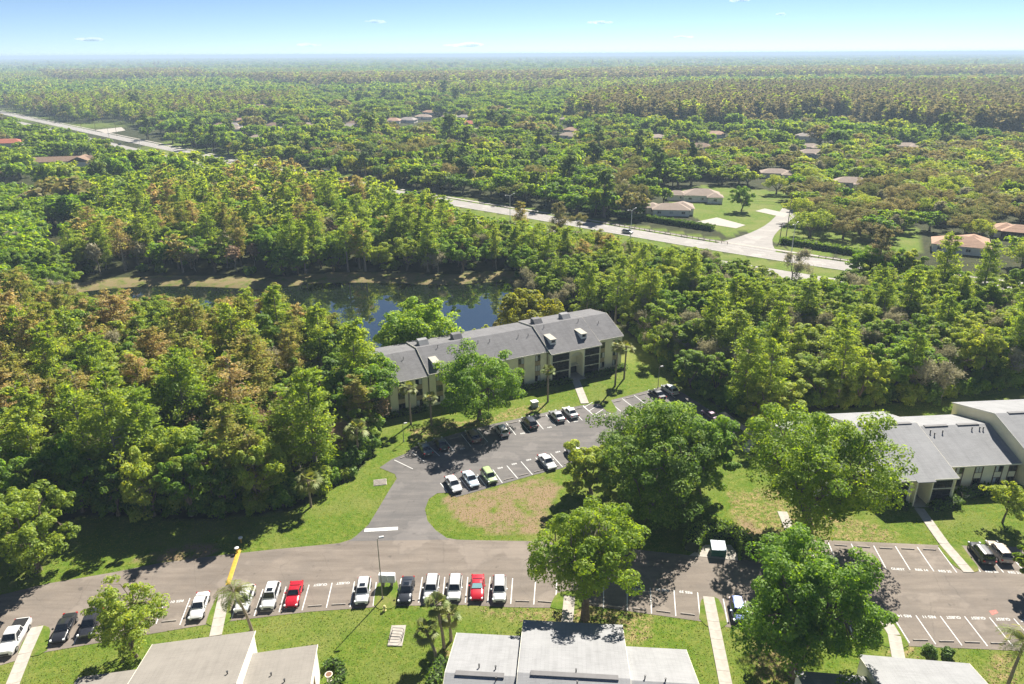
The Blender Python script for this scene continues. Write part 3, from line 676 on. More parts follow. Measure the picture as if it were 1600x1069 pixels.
# ---- houses of the neighbourhood
HOUSE_SPOTS = []
TILE_TAN = shingle('tan_tiles', (0.34, 0.27, 0.22), 0.1); TILE_BR = shingle('brown_tiles', (0.25, 0.17, 0.12), 0.1); TILE_OR = shingle('orange_tiles', (0.42, 0.27, 0.19), 0.1); TILE_GR = shingle('grey_tiles', (0.33, 0.29, 0.27), 0.1); TILE_RED = shingle('red_tiles', (0.40, 0.14, 0.09), 0.1)
BLUEW = plain('blue_siding', (0.28, 0.43, 0.50), 0.8, 0.05); WALLH = plain('house_wall', (0.80, 0.75, 0.68), 0.85, 0.05)
def house(px, ang, wings, label, roofm, wallm=WALLH, gable=False):
    """wings: (x0,x1,y0,y1,eave) each with a hipped (or gabled) roof, windows and a garage door towards -y"""
    p = G(*px); h = tag(empty('house', (*p, 0), R(ang)), label, 'house')
    for k, (x0, x1, y0, y1, ze) in enumerate(wings):
        MB().box(x0, x1, y0, y1, 0, ze - .02).build('wall', wallm, h)
        o = .6; w, d = x1 - x0 + 2 * o, y1 - y0 + 2 * o; X0, X1, Y0, Y1 = x0 - o, x1 + o, y0 - o, y1 + o
        rise = min(w, d) / 2 * 0.42 + 0.03 * k; q = min(w, d) / 2 * (0.02 if gable else 1)
        ra, rb = ((X0 + q, (Y0 + Y1) / 2), (X1 - q, (Y0 + Y1) / 2)) if w >= d else (((X0 + X1) / 2, Y0 + q), ((X0 + X1) / 2, Y1 - q))
        v = [(X0, Y0, ze), (X1, Y0, ze), (X1, Y1, ze), (X0, Y1, ze), (*ra, ze + rise), (*rb, ze + rise)]
        f = [(0, 1, 5, 4), (1, 2, 5), (2, 3, 4, 5), (3, 0, 4), (3, 2, 1, 0)] if w >= d else [(0, 1, 4), (1, 2, 5, 4), (2, 3, 5), (3, 0, 4, 5), (3, 2, 1, 0)]
        MB().add(v, f).build('roof', roofm, h)
        n = max(1, int((x1 - x0) / 4.5))
        for i in range(n):
            xc = x0 + (x1 - x0) * (i + .5) / n
            if k == 1 and i == 0: MB().box(xc - 1.6, xc + 1.6, y0 - .05, y0, 0.05, 2.3).build('garage_door', WHITEW, h)
            else: window(h, xc - .8, xc + .8, y0 - .03, 1.0, 2.2, WHITEW, 0.3, rw)
    HOUSE_SPOTS.append((p[0], p[1], max(max(abs(w[0]), abs(w[1]), abs(w[2]), abs(w[3])) for w in wings)))
    return h
house((1052, 338), -8, [(-9, 7, 0, 9, 2.9), (0, 9, 3, 14, 3.0), (-12, -6, 4, 12, 2.8)], 'pale house with tan tiled hip roofs behind the long clipped hedge', TILE_TAN)
house((1098, 316), -10, [(-9, 8, 0, 11, 3.2), (-17, -8, 2, 9, 2.8), (2, 9, -3, 4, 3.0)], 'brown roofed house just behind the pale house by the hedge', TILE_TAN, WHITEW)
house((1212, 279), -12, [(-8, 8, 0, 9, 3.0), (3, 12, -4, 5, 2.8)], 'brown roofed house under brown oaks above the side street', TILE_TAN)
house((1505, 398), -28, [(-10, 8, 0, 11, 3.0), (-2, 8, 6, 17, 3.0)], 'wide house with orange tiled roofs and a white patio enclosure', TILE_OR)
house((1592, 376), -28, [(-6, 12, 0, 9, 3.2), (-9, 0, 2, 12, 3.0)], 'orange tiled house cut by the right edge behind the patio house', TILE_OR, BROWN)
house((1262, 222), -15, [(-9, 9, 0, 10, 4.5)], 'lone grey roofed house among green trees near the cypress stand', TILE_GR)
house((105, 268), 12, [(-26, 14, 2, 13, 6.0), (2, 15, -2, 12, 6.0)], 'large brown roofed building with pale gable beside the highway', TILE_BR, WALLH, True)
house((14, 234), 10, [(-14, 10, 0, 12, 5)], 'red roofed house at the left edge beyond the dark trees', TILE_RED)
for px, a, tl, txt in (((405, 222), 8, TILE_TAN, 'white walled house with tan roof left of the row of suburban roofs'), ((470, 212), 5, TILE_TAN, 'long low tan roof left of the small lake'), ((545, 203), -12, TILE_GR, 'grey hip roof in front of the brown roofed pair'),
                       ((590, 195), 10, TILE_TAN, 'tan roofed lakeside house left of the conical tree'), ((612, 193), 0, TILE_OR, 'rust roofed house touching the tan lakeside house'), ((636, 192), -10, TILE_GR, 'grey roofed house right behind the conical tree'),
                       ((662, 187), 8, TILE_TAN, 'tan roofed house behind the small fountain'), ((702, 187), -6, TILE_TAN, 'brown hip roof right of the fountain house'), ((733, 198), 12, TILE_RED, 'reddish roofed house right of the small lake'),
                       ((847, 163), 0, TILE_GR, 'grey roof in the trees far up the middle'), ((838, 188), 8, TILE_RED, 'red roofed house on the street below the grey roof'), ((800, 176), -10, TILE_TAN, 'tan roof left of the middle street'),
                       ((888, 218), -20, TILE_TAN, 'brown roof above the dark hedge trees in the middle'), ((660, 146), 0, TILE_GR, 'small far grey roof above the suburban trees'), ((490, 142), 0, TILE_TAN, 'small far pale roof at the edge of the brown wood'),
                       ((350, 205), 10, TILE_TAN, 'brown roof half hidden by trees right of the highway bend'), ((1270, 247), -12, TILE_TAN, 'white walled house under the brown oaks'), ((1330, 295), -20, TILE_TAN, 'tan roof half hidden in the brown oaks')):
    house(px, a, [(-9, 9, 0, 10, 3.2), (1, 9, -4, 4, 3.0)], txt, tl, WHITEW if 'white' in txt else WALLH)
rh = random.Random(12); FARH = []
for k in range(46):
    u = rh.uniform(330, 900) if k < 34 else rh.uniform(-20, 320) if k < 38 else rh.uniform(1000, 1560); v = rh.uniform(150, 212) if k < 34 else rh.uniform(138, 160) if k < 38 else rh.uniform(206, 238)
    if all(abs(u - a) > 14 or abs(v - c) > 5 for a, c in FARH) and not (590 < u < 690 and v > 185): FARH.append((u, v))
for k, (u, v) in enumerate(sorted(FARH)):
    house((u, v), rh.uniform(-25, 25), [(-8, 8, 0, 9, 3.1), (0, 8, -4, 4, 3.0)], 'small roof among the suburban trees, ' + ordinal(k + 1) + ' from left of the scattered far houses', rh.choice([TILE_TAN, TILE_BR, TILE_GR, TILE_TAN, TILE_OR]), rh.choice([WHITEW, WALLH]))
# far pale halls near the horizon
for k, (px, w, h_) in enumerate((((1068, 101), 150, 14), ((1095, 101), 90, 12), ((905, 99), 60, 10), ((1575, 97), 170, 16), ((1340, 96), 80, 14), ((268, 97), 60, 12), ((190, 92), 90, 14))):
    p = G(*px); t = empty('warehouse', (*p, 0), 0.1 * k)
    MB().box(-w / 2, w / 2, -20, 20, 0, h_).build('wall', WHITEW, t); MB().box(-w / 2 - 1, w / 2 + 1, -21, 21, h_, h_ + 1).build('roof', plain('pale_roof', (.75, .75, .75)), t)
    tag(t, ('long white hall near the horizon right of the middle', 'shorter white hall joined to the long one near the horizon', 'small pale hall near the horizon left of the long white ones', 'large pale hall near the horizon at the right edge', 'pale hall on the horizon left of the right edge hall', 'small white hall on the horizon at the far left', 'pale hall at the left end of the horizon')[k], 'warehouse')

# ================================================================== plants
BARK = plain('bark', (0.16, 0.125, 0.095), 0.95, 0.3, 3); BARK_G = plain('grey_bark', (0.24, 0.215, 0.19), 0.95, 0.25, 3); PALMB = plain('palm_bark', (0.25, 0.20, 0.15), 0.95, 0.25, 6)
L_LIME = leaf('leaf_lime', [(0.084, 0.168, 0.009), (0.151, 0.246, 0.013), (0.235, 0.325, 0.029)], 0.54)
L_MID = leaf('leaf_green', [(0.080, 0.175, 0.012), (0.145, 0.262, 0.016), (0.235, 0.343, 0.032)], 0.52)
L_DARK = leaf('leaf_dark', [(0.056, 0.122, 0.014), (0.100, 0.191, 0.019), (0.179, 0.268, 0.035)], 0.42)
L_OLIVE = leaf('leaf_olive', [(0.133, 0.207, 0.018), (0.222, 0.304, 0.029), (0.334, 0.384, 0.062)], 0.5)
L_YEL = leaf('leaf_yellow_green', [(0.150, 0.185, 0.012), (0.220, 0.245, 0.020), (0.285, 0.285, 0.040)], 0.5)
L_CYPG = leaf('needle_green', [(0.150, 0.246, 0.024), (0.210, 0.300, 0.034), (0.270, 0.336, 0.058)], 0.50, 0.5)
L_CYPR = leaf('needle_rust', [(0.213, 0.274, 0.038), (0.330, 0.308, 0.092), (0.448, 0.342, 0.185)], 0.48, 0.7, 0.03, (1.7, 1.55, 0.9))
L_CYPB = leaf('needle_brown', [(0.182, 0.204, 0.068), (0.248, 0.226, 0.110), (0.314, 0.264, 0.160)], 0.42, 0.7, 0.03, (1.5, 1.4, 0.95))
L_GREY = leaf('grey_twigs', [(0.245, 0.237, 0.136), (0.345, 0.324, 0.215), (0.431, 0.403, 0.295)], 0.35, 0.6, 0.03, (1.3, 1.25, 1.0))
L_PINK = leaf('pinkish_twigs', [(0.265, 0.218, 0.138), (0.368, 0.276, 0.196), (0.437, 0.322, 0.241)], 0.4, 0.5, 0.03, (1.4, 1.25, 1.0))
L_LIVE = leaf('live_oak_brown', [(0.157, 0.207, 0.040), (0.241, 0.230, 0.084), (0.308, 0.263, 0.129)], 0.42, 0.8, 0.03, (1.6, 1.45, 0.85))
L_PINE = leaf('needle_pine', [(0.070, 0.133, 0.031), (0.127, 0.197, 0.045), (0.217, 0.269, 0.077)], 0.3)
L_PALM = leaf('palm_leaf', [(0.079, 0.124, 0.020), (0.144, 0.184, 0.040), (0.258, 0.247, 0.099)], 0.4, 0.3, 0.08)
L_HEDGE = leaf('hedge_leaf', [(0.039, 0.091, 0.011), (0.077, 0.153, 0.016), (0.133, 0.223, 0.030)], 0.36)
L_MOSS = leaf('grey_moss', [(0.20, 0.19, 0.14), (0.28, 0.265, 0.20)], 0.3, 0.3, 0.02, (1.2, 1.2, 1.0))

def np_mesh(name, V, Q, tint, mats, mi=None):
    me = bpy.data.meshes.new(name)
    me.vertices.add(len(V)); me.vertices.foreach_set('co', np.asarray(V, np.float32).ravel())
    Q = np.asarray(Q, np.int32); me.loops.add(Q.size); me.loops.foreach_set('vertex_index', Q.ravel())
    me.polygons.add(len(Q)); me.polygons.foreach_set('loop_start', np.arange(len(Q), dtype=np.int32) * Q.shape[1])
    for q in mats if isinstance(mats, (list, tuple)) else [mats]: me.materials.append(q)
    if mi is not None: me.polygons.foreach_set('material_index', mi)
    a = me.attributes.new('tint', 'FLOAT', 'POINT'); a.data.foreach_set('value', np.asarray(tint, np.float32))
    me.update(); return me
def unit(v): return v / (np.linalg.norm(v, axis=-1, keepdims=True) + 1e-9)
def leaves(rng, C, N, size, aspect=1.7, fold=0.25, T=None):
    """one small folded leaf blade (4 points) at every centre"""
    k = len(C); N = unit(N)
    if T is None: T = rng.normal(size=(k, 3))
    T = unit(T - N * np.sum(T * N, 1, keepdims=True)); Bv = np.cross(N, T)
    s = (size * rng.uniform(0.65, 1.35, (k, 1))); l, w = s * aspect / 2, s / 2
    V = np.stack([C - T * l, C + Bv * w + N * w * fold, C + T * l, C - Bv * w + N * w * fold], 1).reshape(-1, 3)
    return V, np.arange(4 * k).reshape(k, 4)
def sph(rng, n, low=-0.45):
    d = unit(rng.normal(size=(n * 3, 3))); d = d[(d[:, 2] > low) | (rng.random(n * 3) < 0.25)][:n]
    return d
def clumped(rng, C, Rr, per, size, out=0.75, upb=0.65, aspect=1.6):
    """leaf blades over the outsides of clumps (centres C, radii Rr)"""
    VV, QQ, TT = [], [], []; k0 = 0
    idx = np.repeat(np.arange(len(C)), per)
    d = sph(rng, len(idx)); idx = idx[:len(d)]; rng.shuffle(idx)
    r = 0.62 + 0.38 * rng.random((len(d), 1)) ** 0.6
    P = C[idx] + d * Rr[idx] * r
    N = d * out + rng.normal(size=d.shape) * 0.42 + np.array([0, 0, upb])
    V, Q = leaves(rng, P, N, size, aspect)
    ct = rng.random(len(C)); t = np.clip(0.5 + (ct[idx] - 0.5) * 0.55 + rng.normal(size=len(d)) * 0.25, 0, 1)
    return V, Q, np.repeat(t, 4)
def oak(seed, H, Wd, size, per, mains=20, subs=6, trunk=0.24, flat=0.40, cz=0.60, fork=5, gap=0.0, sub_r=(0.40, 0.58), bark=BARK, low=-0.75, tr=1.0):
    """spreading broadleaf tree: returns trunk mesh and crown mesh"""
    rng = np.random.default_rng(seed)
    c = np.array([0, 0, H * cz]); rad = np.array([Wd / 2, Wd / 2, H * flat]) * 0.80
    pts = []
    tries = 0
    while len(pts) < mains and tries < 4000:
        tries += 1
        d = unit(rng.normal(size=3))
        if d[2] < low: continue
        p = c + d * rad * rng.uniform(0.45, 1.0) * (1 + 0.22 * math.sin(3 * math.atan2(d[1], d[0]) + seed))
        if all(np.linalg.norm((p - q) / rad) > 0.40 for q in pts): pts.append(p)
    M = np.array(pts); mr = Wd * rng.uniform(0.10, 0.165, len(M))
    SC, SR = [], []
    for p, r in zip(M, mr):
        n = subs + rng.integers(-1, 2)
        d = sph(rng, n, -0.3); SC.append(p + d * r * rng.uniform(0.55, 1.0, (len(d), 1)) * np.array([1.15, 1.15, 0.8]))
        SR.append(np.outer(r * rng.uniform(*sub_r, len(d)), np.array([1.1, 1.1, 0.78])))
    SC, SR = np.concatenate(SC), np.concatenate(SR)
    keep = rng.random(len(SC)) > gap; SC, SR = SC[keep], SR[keep]
    V, Q, T = clumped(rng, SC, SR, per, size)
    crown = lambda mat: np_mesh('crown', V, Q, T, mat)
    mb = MB(); r0 = (0.028 * H + 0.012 * Wd) * tr; hz = H * trunk
    lean = rng.normal(size=2) * 0.03 * H
    mb.tube([(0, 0, -0.3), (lean[0] * .3, lean[1] * .3, hz * .5), (lean[0], lean[1], hz)], [r0 * 1.35, r0, r0 * .85], 8)
    forks = []
    for i in range(fork):
        a = 2 * math.pi * (i + rng.uniform(-.25, .25)) / fork; rr = Wd * rng.uniform(0.16, 0.26); z = H * rng.uniform(0.42, 0.6)
        q = np.array([math.cos(a) * rr, math.sin(a) * rr, z]); forks.append(q)
        mb.tube([(lean[0], lean[1], hz * .92), (q[0] * .45 + lean[0] * .5, q[1] * .45 + lean[1] * .5, hz + (z - hz) * .55), tuple(q)], [r0 * .6, r0 * .45, r0 * .3], 6)
    F = np.array(forks)
    for p in M:
        q = F[np.argmin(np.linalg.norm(F - p, axis=1))]; mid = (p + q) / 2 + np.array([0, 0, 0.04 * H]) + rng.normal(size=3) * .02 * H
        mb.tube([tuple(q), tuple(mid), tuple(p)], [r0 * .28, r0 * .18, r0 * .06], 5)
        for _ in range(2):
            e = p + unit(rng.normal(size=3)) * Wd * .09; mb.tube([tuple(mid), tuple((mid + e) / 2 + rng.normal(size=3) * .1), tuple(e)], [r0 * .12, r0 * .08, r0 * .03], 4)
    return mb.mesh('trunk', bark), crown
def cypress(seed, H, Wd, size, nb=70, per=55, start=0.28, bark=BARK_G, droop=0.25, top=0.75):
    """tall open conifer-like tree: straight pole trunk, short level boughs, feathery sprays"""
    rng = np.random.default_rng(seed); mb = MB(); r0 = 0.016 * H
    lean = rng.normal(size=2) * 0.02 * H; ax = lambda z: np.array([lean[0] * (z / H) ** 2, lean[1] * (z / H) ** 2, z])
    mb.tube([tuple(ax(H * t)) for t in (-0.02, .05, .3, .6, .85, 1.0)], [r0 * 1.7, r0 * 1.15, r0 * .9, r0 * .6, r0 * .3, r0 * .08], 7)
    C, Nn, T, ti = [], [], [], []
    for i in range(nb):
        t = start + (1 - start) * (i + rng.random()) / nb; z = H * t; s = (t - start) / (1 - start)
        L = Wd / 2 * (0.35 + 0.65 * math.sin(math.pi * min(1, 0.22 + s * 0.78)) ** top) * rng.uniform(0.55, 1.15); a = rng.random() * 2 * math.pi
        d = np.array([math.cos(a), math.sin(a), rng.uniform(-.05, .45) - droop * (1 - s) * .5]); p0 = ax(z); p1 = p0 + d * L
        mb.tube([tuple(p0), tuple(p0 * .5 + p1 * .5 + np.array([0, 0, .05 * L])), tuple(p1)], [r0 * .22, r0 * .15, r0 * .05], 4, cap=False)
        n = int(per * (0.5 + L / (Wd / 2) * .6)); u = 0.25 + 0.8 * rng.random(n) ** .7
        off = rng.normal(size=(n, 3)) * np.array([.17, .17, .11]) * L * (0.5 + u[:, None] * .6)
        C.append(p0 + np.outer(u, d * L) + off); Nn.append(rng.normal(size=(n, 3)) * .7 + np.array([0, 0, 1.0])); T.append(np.tile(d, (n, 1)) + rng.normal(size=(n, 3)) * .6)
        ti.append(np.clip(rng.random() * .6 + .2 + rng.normal(size=n) * .14, 0, 1))
    V, Q = leaves(rng, np.concatenate(C), np.concatenate(Nn), size, 2.2, .2, np.concatenate(T)); tt = np.repeat(np.concatenate(ti), 4)
    return mb.mesh('trunk', bark), (lambda mat: np_mesh('crown', V, Q, tt, mat))
def bare(seed, H, Wd, size, nleaf=1800, bark=BARK_G):
    """nearly leafless tree with many fine twigs"""
    rng = np.random.default_rng(seed); mb = MB(); tips = []
    def grow(p, d, L, r, n):
        q = p + d * L; m_ = (p + q) / 2 + rng.normal(size=3) * .06 * L
        mb.tube([tuple(p), tuple(m_), tuple(q)], [r, r * .8, r * .6], 5 if n > 2 else 3, cap=False)
        if n == 0: tips.append((p, q)); return
        for _ in range(3 if n > 1 else 4):
            e = unit(d + rng.normal(size=3) * .5 + np.array([0, 0, .12])); grow(q if rng.random() < .7 else m_, e, L * rng.uniform(.6, .8), r * .56, n - 1)
    grow(np.zeros(3), np.array([0, 0, 1.]), H * .3, .022 * H, 4)
    tp = np.array([a + (b_ - a) * rng.random() for a, b_ in tips]); k = rng.integers(0, len(tp), nleaf)
    C = tp[k] + rng.normal(size=(nleaf, 3)) * .035 * H; sc = np.array([Wd / (np.ptp(tp[:, 0]) + .1), Wd / (np.ptp(tp[:, 1]) + .1), 1]); sc = np.clip(sc, .8, 1.4)
    V, Q = leaves(rng, C, rng.normal(size=(nleaf, 3)), size, 3.0); tt = np.repeat(np.clip(rng.normal(size=nleaf) * .2 + .5, 0, 1), 4)
    return mb.mesh('trunk', bark), (lambda mat: np_mesh('crown', V, Q, tt, mat))
def pine(seed, H, Wd, size, per=40):
    rng = np.random.default_rng(seed); mb = MB(); r0 = .016 * H
    mb.tube([(0, 0, -.2), (.1, 0, H * .5), (.2, .1, H * .97)], [r0 * 1.4, r0, r0 * .3], 7); SC, SR = [], []
    for i in range(26):
        z = H * rng.uniform(.5, 1.0); a = rng.random() * 6.28; L = Wd / 2 * rng.uniform(.3, 1) * (1.25 - z / H * .7)
        p = np.array([math.cos(a) * L, math.sin(a) * L, z + .08 * H * rng.random()]); mb.tube([(.1, 0, z - .04 * H), tuple(p)], [r0 * .25, r0 * .08], 4, cap=False)
        for _ in range(3): SC.append(p + rng.normal(size=3) * Wd * .06); SR.append(np.array([1, 1, .6]) * Wd * rng.uniform(.07, .12))
    V, Q, T = clumped(rng, np.array(SC), np.array(SR), per, size, aspect=2.4)
    return mb.mesh('trunk', BARK), (lambda mat: np_mesh('crown', V, Q, T, mat))
def shrub(seed, H, Wd, size, per=45):
    rng = np.random.default_rng(seed); d = sph(rng, 26, 0.0); SC = d * np.array([Wd / 2, Wd / 2, H * .7]) * rng.uniform(.35, .85, (26, 1)) + np.array([0, 0, H * .25])
    V, Q, T = clumped(rng, SC, np.full((26, 3), 1.0) * Wd * .15, per, size); mb = MB()
    for p in SC[::3]: mb.tube([(0, 0, -.1), tuple(p)], [.05, .02], 4)
    return mb.mesh('stem', BARK), (lambda mat: np_mesh('crown', V, Q, T, mat))
def fan_palm(seed, H, head=1.9, nf=26, lean=(0, 0)):
    rng = np.random.default_rng(seed); mb = MB(); bend = rng.normal(size=2) * .02 * H + np.array(lean)
    mb.tube([(0, 0, -.2), (bend[0] * .2, bend[1] * .2, H * .35), (bend[0] * .6, bend[1] * .6, H * .7), (bend[0], bend[1], H)], [.24, .19, .17, .21], 9)
    c = np.array([bend[0], bend[1], H]); V, Q, T = [], [], []
    for i in range(nf):
        el = rng.uniform(-.55, 1.3); a = rng.random() * 6.28; d = np.array([math.cos(a) * math.cos(el), math.sin(a) * math.cos(el), math.sin(el)])
        L = head * rng.uniform(.45, .62); p = c + d * L + np.array([0, 0, -.12 * L]); side = unit(np.cross(d, [0, 0, 1])); up = np.cross(side, d)
        mb.tube([tuple(c), tuple(p)], [.03, .02], 3, cap=False); tn = rng.uniform(.2, .95) if el > -.2 else rng.uniform(.6, .95)
        for k in range(11):
            w = (k / 10 - .5) * 3.3; e = d * math.cos(w) + side * math.sin(w); l = head * .55 * (1 - .18 * abs(w) / 1.6) * rng.uniform(.85, 1.1)
            tip = p + e * l + np.array([0, 0, -.28 * l]) ; wd = np.cross(e, up) * .12; m_ = p + e * l * .55 + up * .05
            j = len(V); V += [p, m_ + wd, tip, m_ - wd]; Q.append((j, j + 1, j + 2, j + 3)); T += [tn + rng.normal() * .05] * 4
    return mb.mesh('trunk', PALMB), (lambda mat: np_mesh('crown', np.array(V), Q, np.clip(T, 0, 1), mat))
def feather_palm(seed, H, L=2.9, nf=20, lean=(0, 0)):
    rng = np.random.default_rng(seed); mb = MB()
    mb.tube([(0, 0, -.2), (lean[0] * .25, lean[1] * .25, H * .4), (lean[0] * .65, lean[1] * .65, H * .75), (lean[0], lean[1], H)], [.22, .17, .15, .16], 9)
    c = np.array([lean[0], lean[1], H]); V, Q, T = [], [], []
    for i in range(nf):
        el = rng.uniform(-.1, 1.3); a = 6.28 * (i + rng.random() * .6) / nf; h = np.array([math.cos(a), math.sin(a), 0.])
        P_ = []; p = c.copy(); ang = el
        for k in range(9): P_.append(p.copy()); p = p + (h * math.cos(ang) + np.array([0, 0, math.sin(ang)])) * L / 8; ang -= rng.uniform(.18, .30)
        mb.tube([tuple(q) for q in P_[::2]], [.03, .025, .02, .015, .008], 3, cap=False); side = np.array([-h[1], h[0], 0]); tn = rng.uniform(.2, .8)
        for k in range(1, 9):
            for s in (-1, 1):
                for q_ in (0, .33, .66):
                    o = P_[k - 1] + (P_[k] - P_[k - 1]) * q_; l = L * .26 * (1 - .07 * abs(k - 4)) ; e = unit(side * s + h * .5 + np.array([0, 0, -.55 + rng.normal() * .15])); t_ = o + e * l
                    wd = unit(P_[k] - P_[k - 1]) * .05; j = len(V); V += [o, (o + t_) / 2 + wd, t_, (o + t_) / 2 - wd]; Q.append((j, j + 1, j + 2, j + 3)); T += [np.clip(tn + rng.normal() * .1, 0, 1)] * 4
    return mb.mesh('trunk', PALMB), (lambda mat: np_mesh('crown', np.array(V), Q, T, mat))
def plant(name, proto, mat, loc, label, cat, rz=0.0, s=(1, 1, 1), group=None):
    """a plant as a thing: Empty at the foot, trunk and crown below it"""
    tm, cm = proto; t = empty(name, loc, rz); t.scale = s
    mesh_obj(tm.name.split('.')[0], tm, t); c = mesh_obj('crown', cm(mat) if callable(cm) else cm, t)
    if not callable(cm): c.material_slots[0].link = 'OBJECT'; c.material_slots[0].material = mat
    return tag(t, label, cat, group)

# ---- the trees that stand alone
def hero(name, base, top_v, wpx, mat, label, cat='oak tree', seed=1, flat=.42, cz=.58, trunk=.22, mains=30, subs=7, per=85, size=0.30, gap=0.0, low=-.75, xy=None, H=None, Wd=None, fork=5, tr=.8):
    p = G(*base) if xy is None else xy
    H = H or height(base, top_v)
    if Wd is None:
        dep = cp * p[1] - sp * (H * .6 - EYE); Wd = wpx * dep / FPX
    return plant(name, oak(seed, H, Wd, size, per, mains, subs, trunk, flat, cz, fork, gap, low=low, tr=tr), mat, (*p, 0), label, cat), H, Wd
t1, H1, W1_ = hero('oak_tree', (914, 967), 812, 205, L_LIME, 'bright green tree with grey moss strands above the white roof', seed=11, flat=.40, cz=.60, trunk=.22, gap=.26, mains=34, per=165, size=.215)
for o_ in t1.children:
    co = np.empty(len(o_.data.vertices) * 3, np.float32); o_.data.vertices.foreach_get('co', co); co = co.reshape(-1, 3); co[:, 1] = co[:, 1] * .8 + co[:, 2] * .16; o_.data.vertices.foreach_set('co', co.ravel()); o_.data.update()
rng = np.random.default_rng(4); k = 900
cc = np.stack([rng.normal(.9, .8, k), rng.normal(1.6, 1.0, k), rng.uniform(.42, .92, k) * H1], 1)
V, Q = leaves(rng, cc, np.stack([rng.normal(size=k), rng.normal(size=k), rng.normal(size=k) * .15], 1), .16, 4.5, .1, np.tile([0, 0, 1.], (k, 1)) + rng.normal(size=(k, 3)) * .12)
mesh_obj('hanging_moss', np_mesh('hanging_moss', V, Q, np.repeat(rng.random(k), 4), L_MOSS), t1)
hero('oak_tree', (1240, 1056), 850, 212, L_MID, 'large dense green tree at the lower right covering the bays', seed=22, flat=.44, cz=.56, mains=40, per=165, size=.215)
hero('oak_tree', (1262, 838), 645, 232, L_LIME, 'wide lime green oak in front of the two-storey block', seed=33, flat=.40, cz=.60, trunk=.26, mains=42, per=165, size=.225, gap=.08)
hero('oak_tree', (750, 656), 546, 140, L_MID, 'round bright green oak in front of the dark roofed block', seed=44, flat=.48, cz=.53, trunk=.12, mains=36, per=150, size=.24, low=-.85, gap=.28)
for k, (bs, tv, w, mt, sd, txt) in enumerate((((1018, 806), 640, 205, L_DARK, 51, 'largest dark green dome of the shady clump'), ((1092, 772), 640, 110, L_MID, 52, 'tree at the right side of the shady clump'), ((1035, 752), 627, 150, L_MID, 54, 'rear tree of the shady clump'), ((924, 772), 690, 96, L_OLIVE, 55, 'small olive tree at the left foot of the shady clump'))):
    hero('oak_tree', bs, tv, w, mt, txt, seed=sd, flat=.50, cz=.50, trunk=.10, mains=(44, 30, 36, 20)[k], per=150, size=.23, low=-.98)
hero('magnolia_tree', (214, 1026), 908, 108, L_OLIVE, 'round olive leafed tree beside the beige roof', 'magnolia tree', 61, .50, .54, .10, 36, 8, 48, .20, .2, tr=.45)
hero('oak_tree', (-8, 850), 700, 120, L_LIME, 'yellow green tree at the left edge behind the broad dark one', 'oak tree', 69, .48, .52, .12, 26, 6, 110, .26, .05, -.95)
hero('magnolia_tree', (60, 893), 752, 135, L_OLIVE, 'broad dark leafed tree at the left edge above the road', 'magnolia tree', 62, .5, .5, .08, 30, 7, 90, .24, .1, -.98)
hero('crape_myrtle_tree', (1566, 817), 752, 66, L_OLIVE, 'small pale leafed tree on the sunny lawn at right', 'small tree', 63, .36, .62, .3, 22, 6, 60, .17, .15, tr=.5)
hero('oak_tree', (1612, 925), 858, 60, L_LIME, 'green tree cut by the right edge above the road', 'oak tree', 64, .44, .58, .2, 18, 6, 60, .28)
hero('oak_tree', None, 0, 0, L_MID, 'broad green oak between the pond and the dark roof', seed=65, xy=Ap(13.0, 21.5), H=14.5, Wd=19.5, mains=34, per=80, size=.40, cz=.58)
hero('oak_tree', None, 0, 0, L_YEL, 'round yellow green tree behind the dark roof by the pond corner', seed=66, xy=Ap(44, 26), H=12.0, Wd=15, mains=30, per=85, size=.40)
hero('small_tree', None, 0, 0, L_OLIVE, 'low bronze tinged tree rising behind the dark roof ridge', 'small tree', seed=67, xy=Ap(28.5, 20), H=8.6, Wd=5, mains=12, per=50, size=.3, gap=.2)
hero('small_tree', None, 0, 0, L_LIVE, 'smaller bronze tree right of the other behind the ridge', 'small tree', seed=68, xy=Ap(33, 20), H=8.8, Wd=4.5, mains=12, per=40, size=.3, gap=.3)
# palms
def palm(base, head_v, label, sd, feather=False, s=1.9, lean=(0, 0)):
    H = height(base, head_v)
    plant('palm_tree', feather_palm(sd, H, 2.7 * s / 1.9, 20, lean) if feather else fan_palm(sd, H, s, 26, lean), L_PALM, (*G(*base), 0), label, 'palm tree')
palm((684, 1036), 988, 'fan palm leaning out at the left of the three by the white roof', 71, s=1.75, lean=(-1.25, .2)); palm((694, 1012), 948, 'tallest fan palm of the three by the white roof', 72, s=1.75, lean=(-.55, .3)); palm((705, 1001), 962, 'right fan palm of the three by the white roof', 73, s=1.7, lean=(-.1, .1))
palm((394, 985), 928, 'feathery palm bent over the white car by the beige roof', 74, True, 2.0, (-1.6, .4)); palm((1571, 1080), 1004, 'feathery palm at the lower right corner of the lot', 75, True, 2.3, (.6, .3))
palm((642, 663), 607, 'fan palm in front of the left end of the dark roofed block', 76); palm((674, 664), 622, 'fan palm half hidden by the round oak at the dark roofed block', 77, s=1.6)
palm((856, 628), 580, 'fan palm on the lawn before the screened balconies', 78, s=1.7); palm((961, 603), 541, 'left fan palm of the pair at the right end of the block', 79, s=1.7); palm((975, 592), 544, 'right fan palm of the pair at the right end of the block', 80, s=2.0)
for k, (bs, hv, txt) in enumerate((((486, 792), 752, 'fan palm at the front edge of the near wood'), ((560, 720), 672, 'fan palm at the right edge of the near wood above the lawn'), ((575, 690), 655, 'fan palm nearest the dark roofed block at the wood edge'), ((98, 765), 715, 'fan palm in the shade of the near wood above the left edge tree'))): palm(bs, hv, txt, 81 + k, s=2.3)
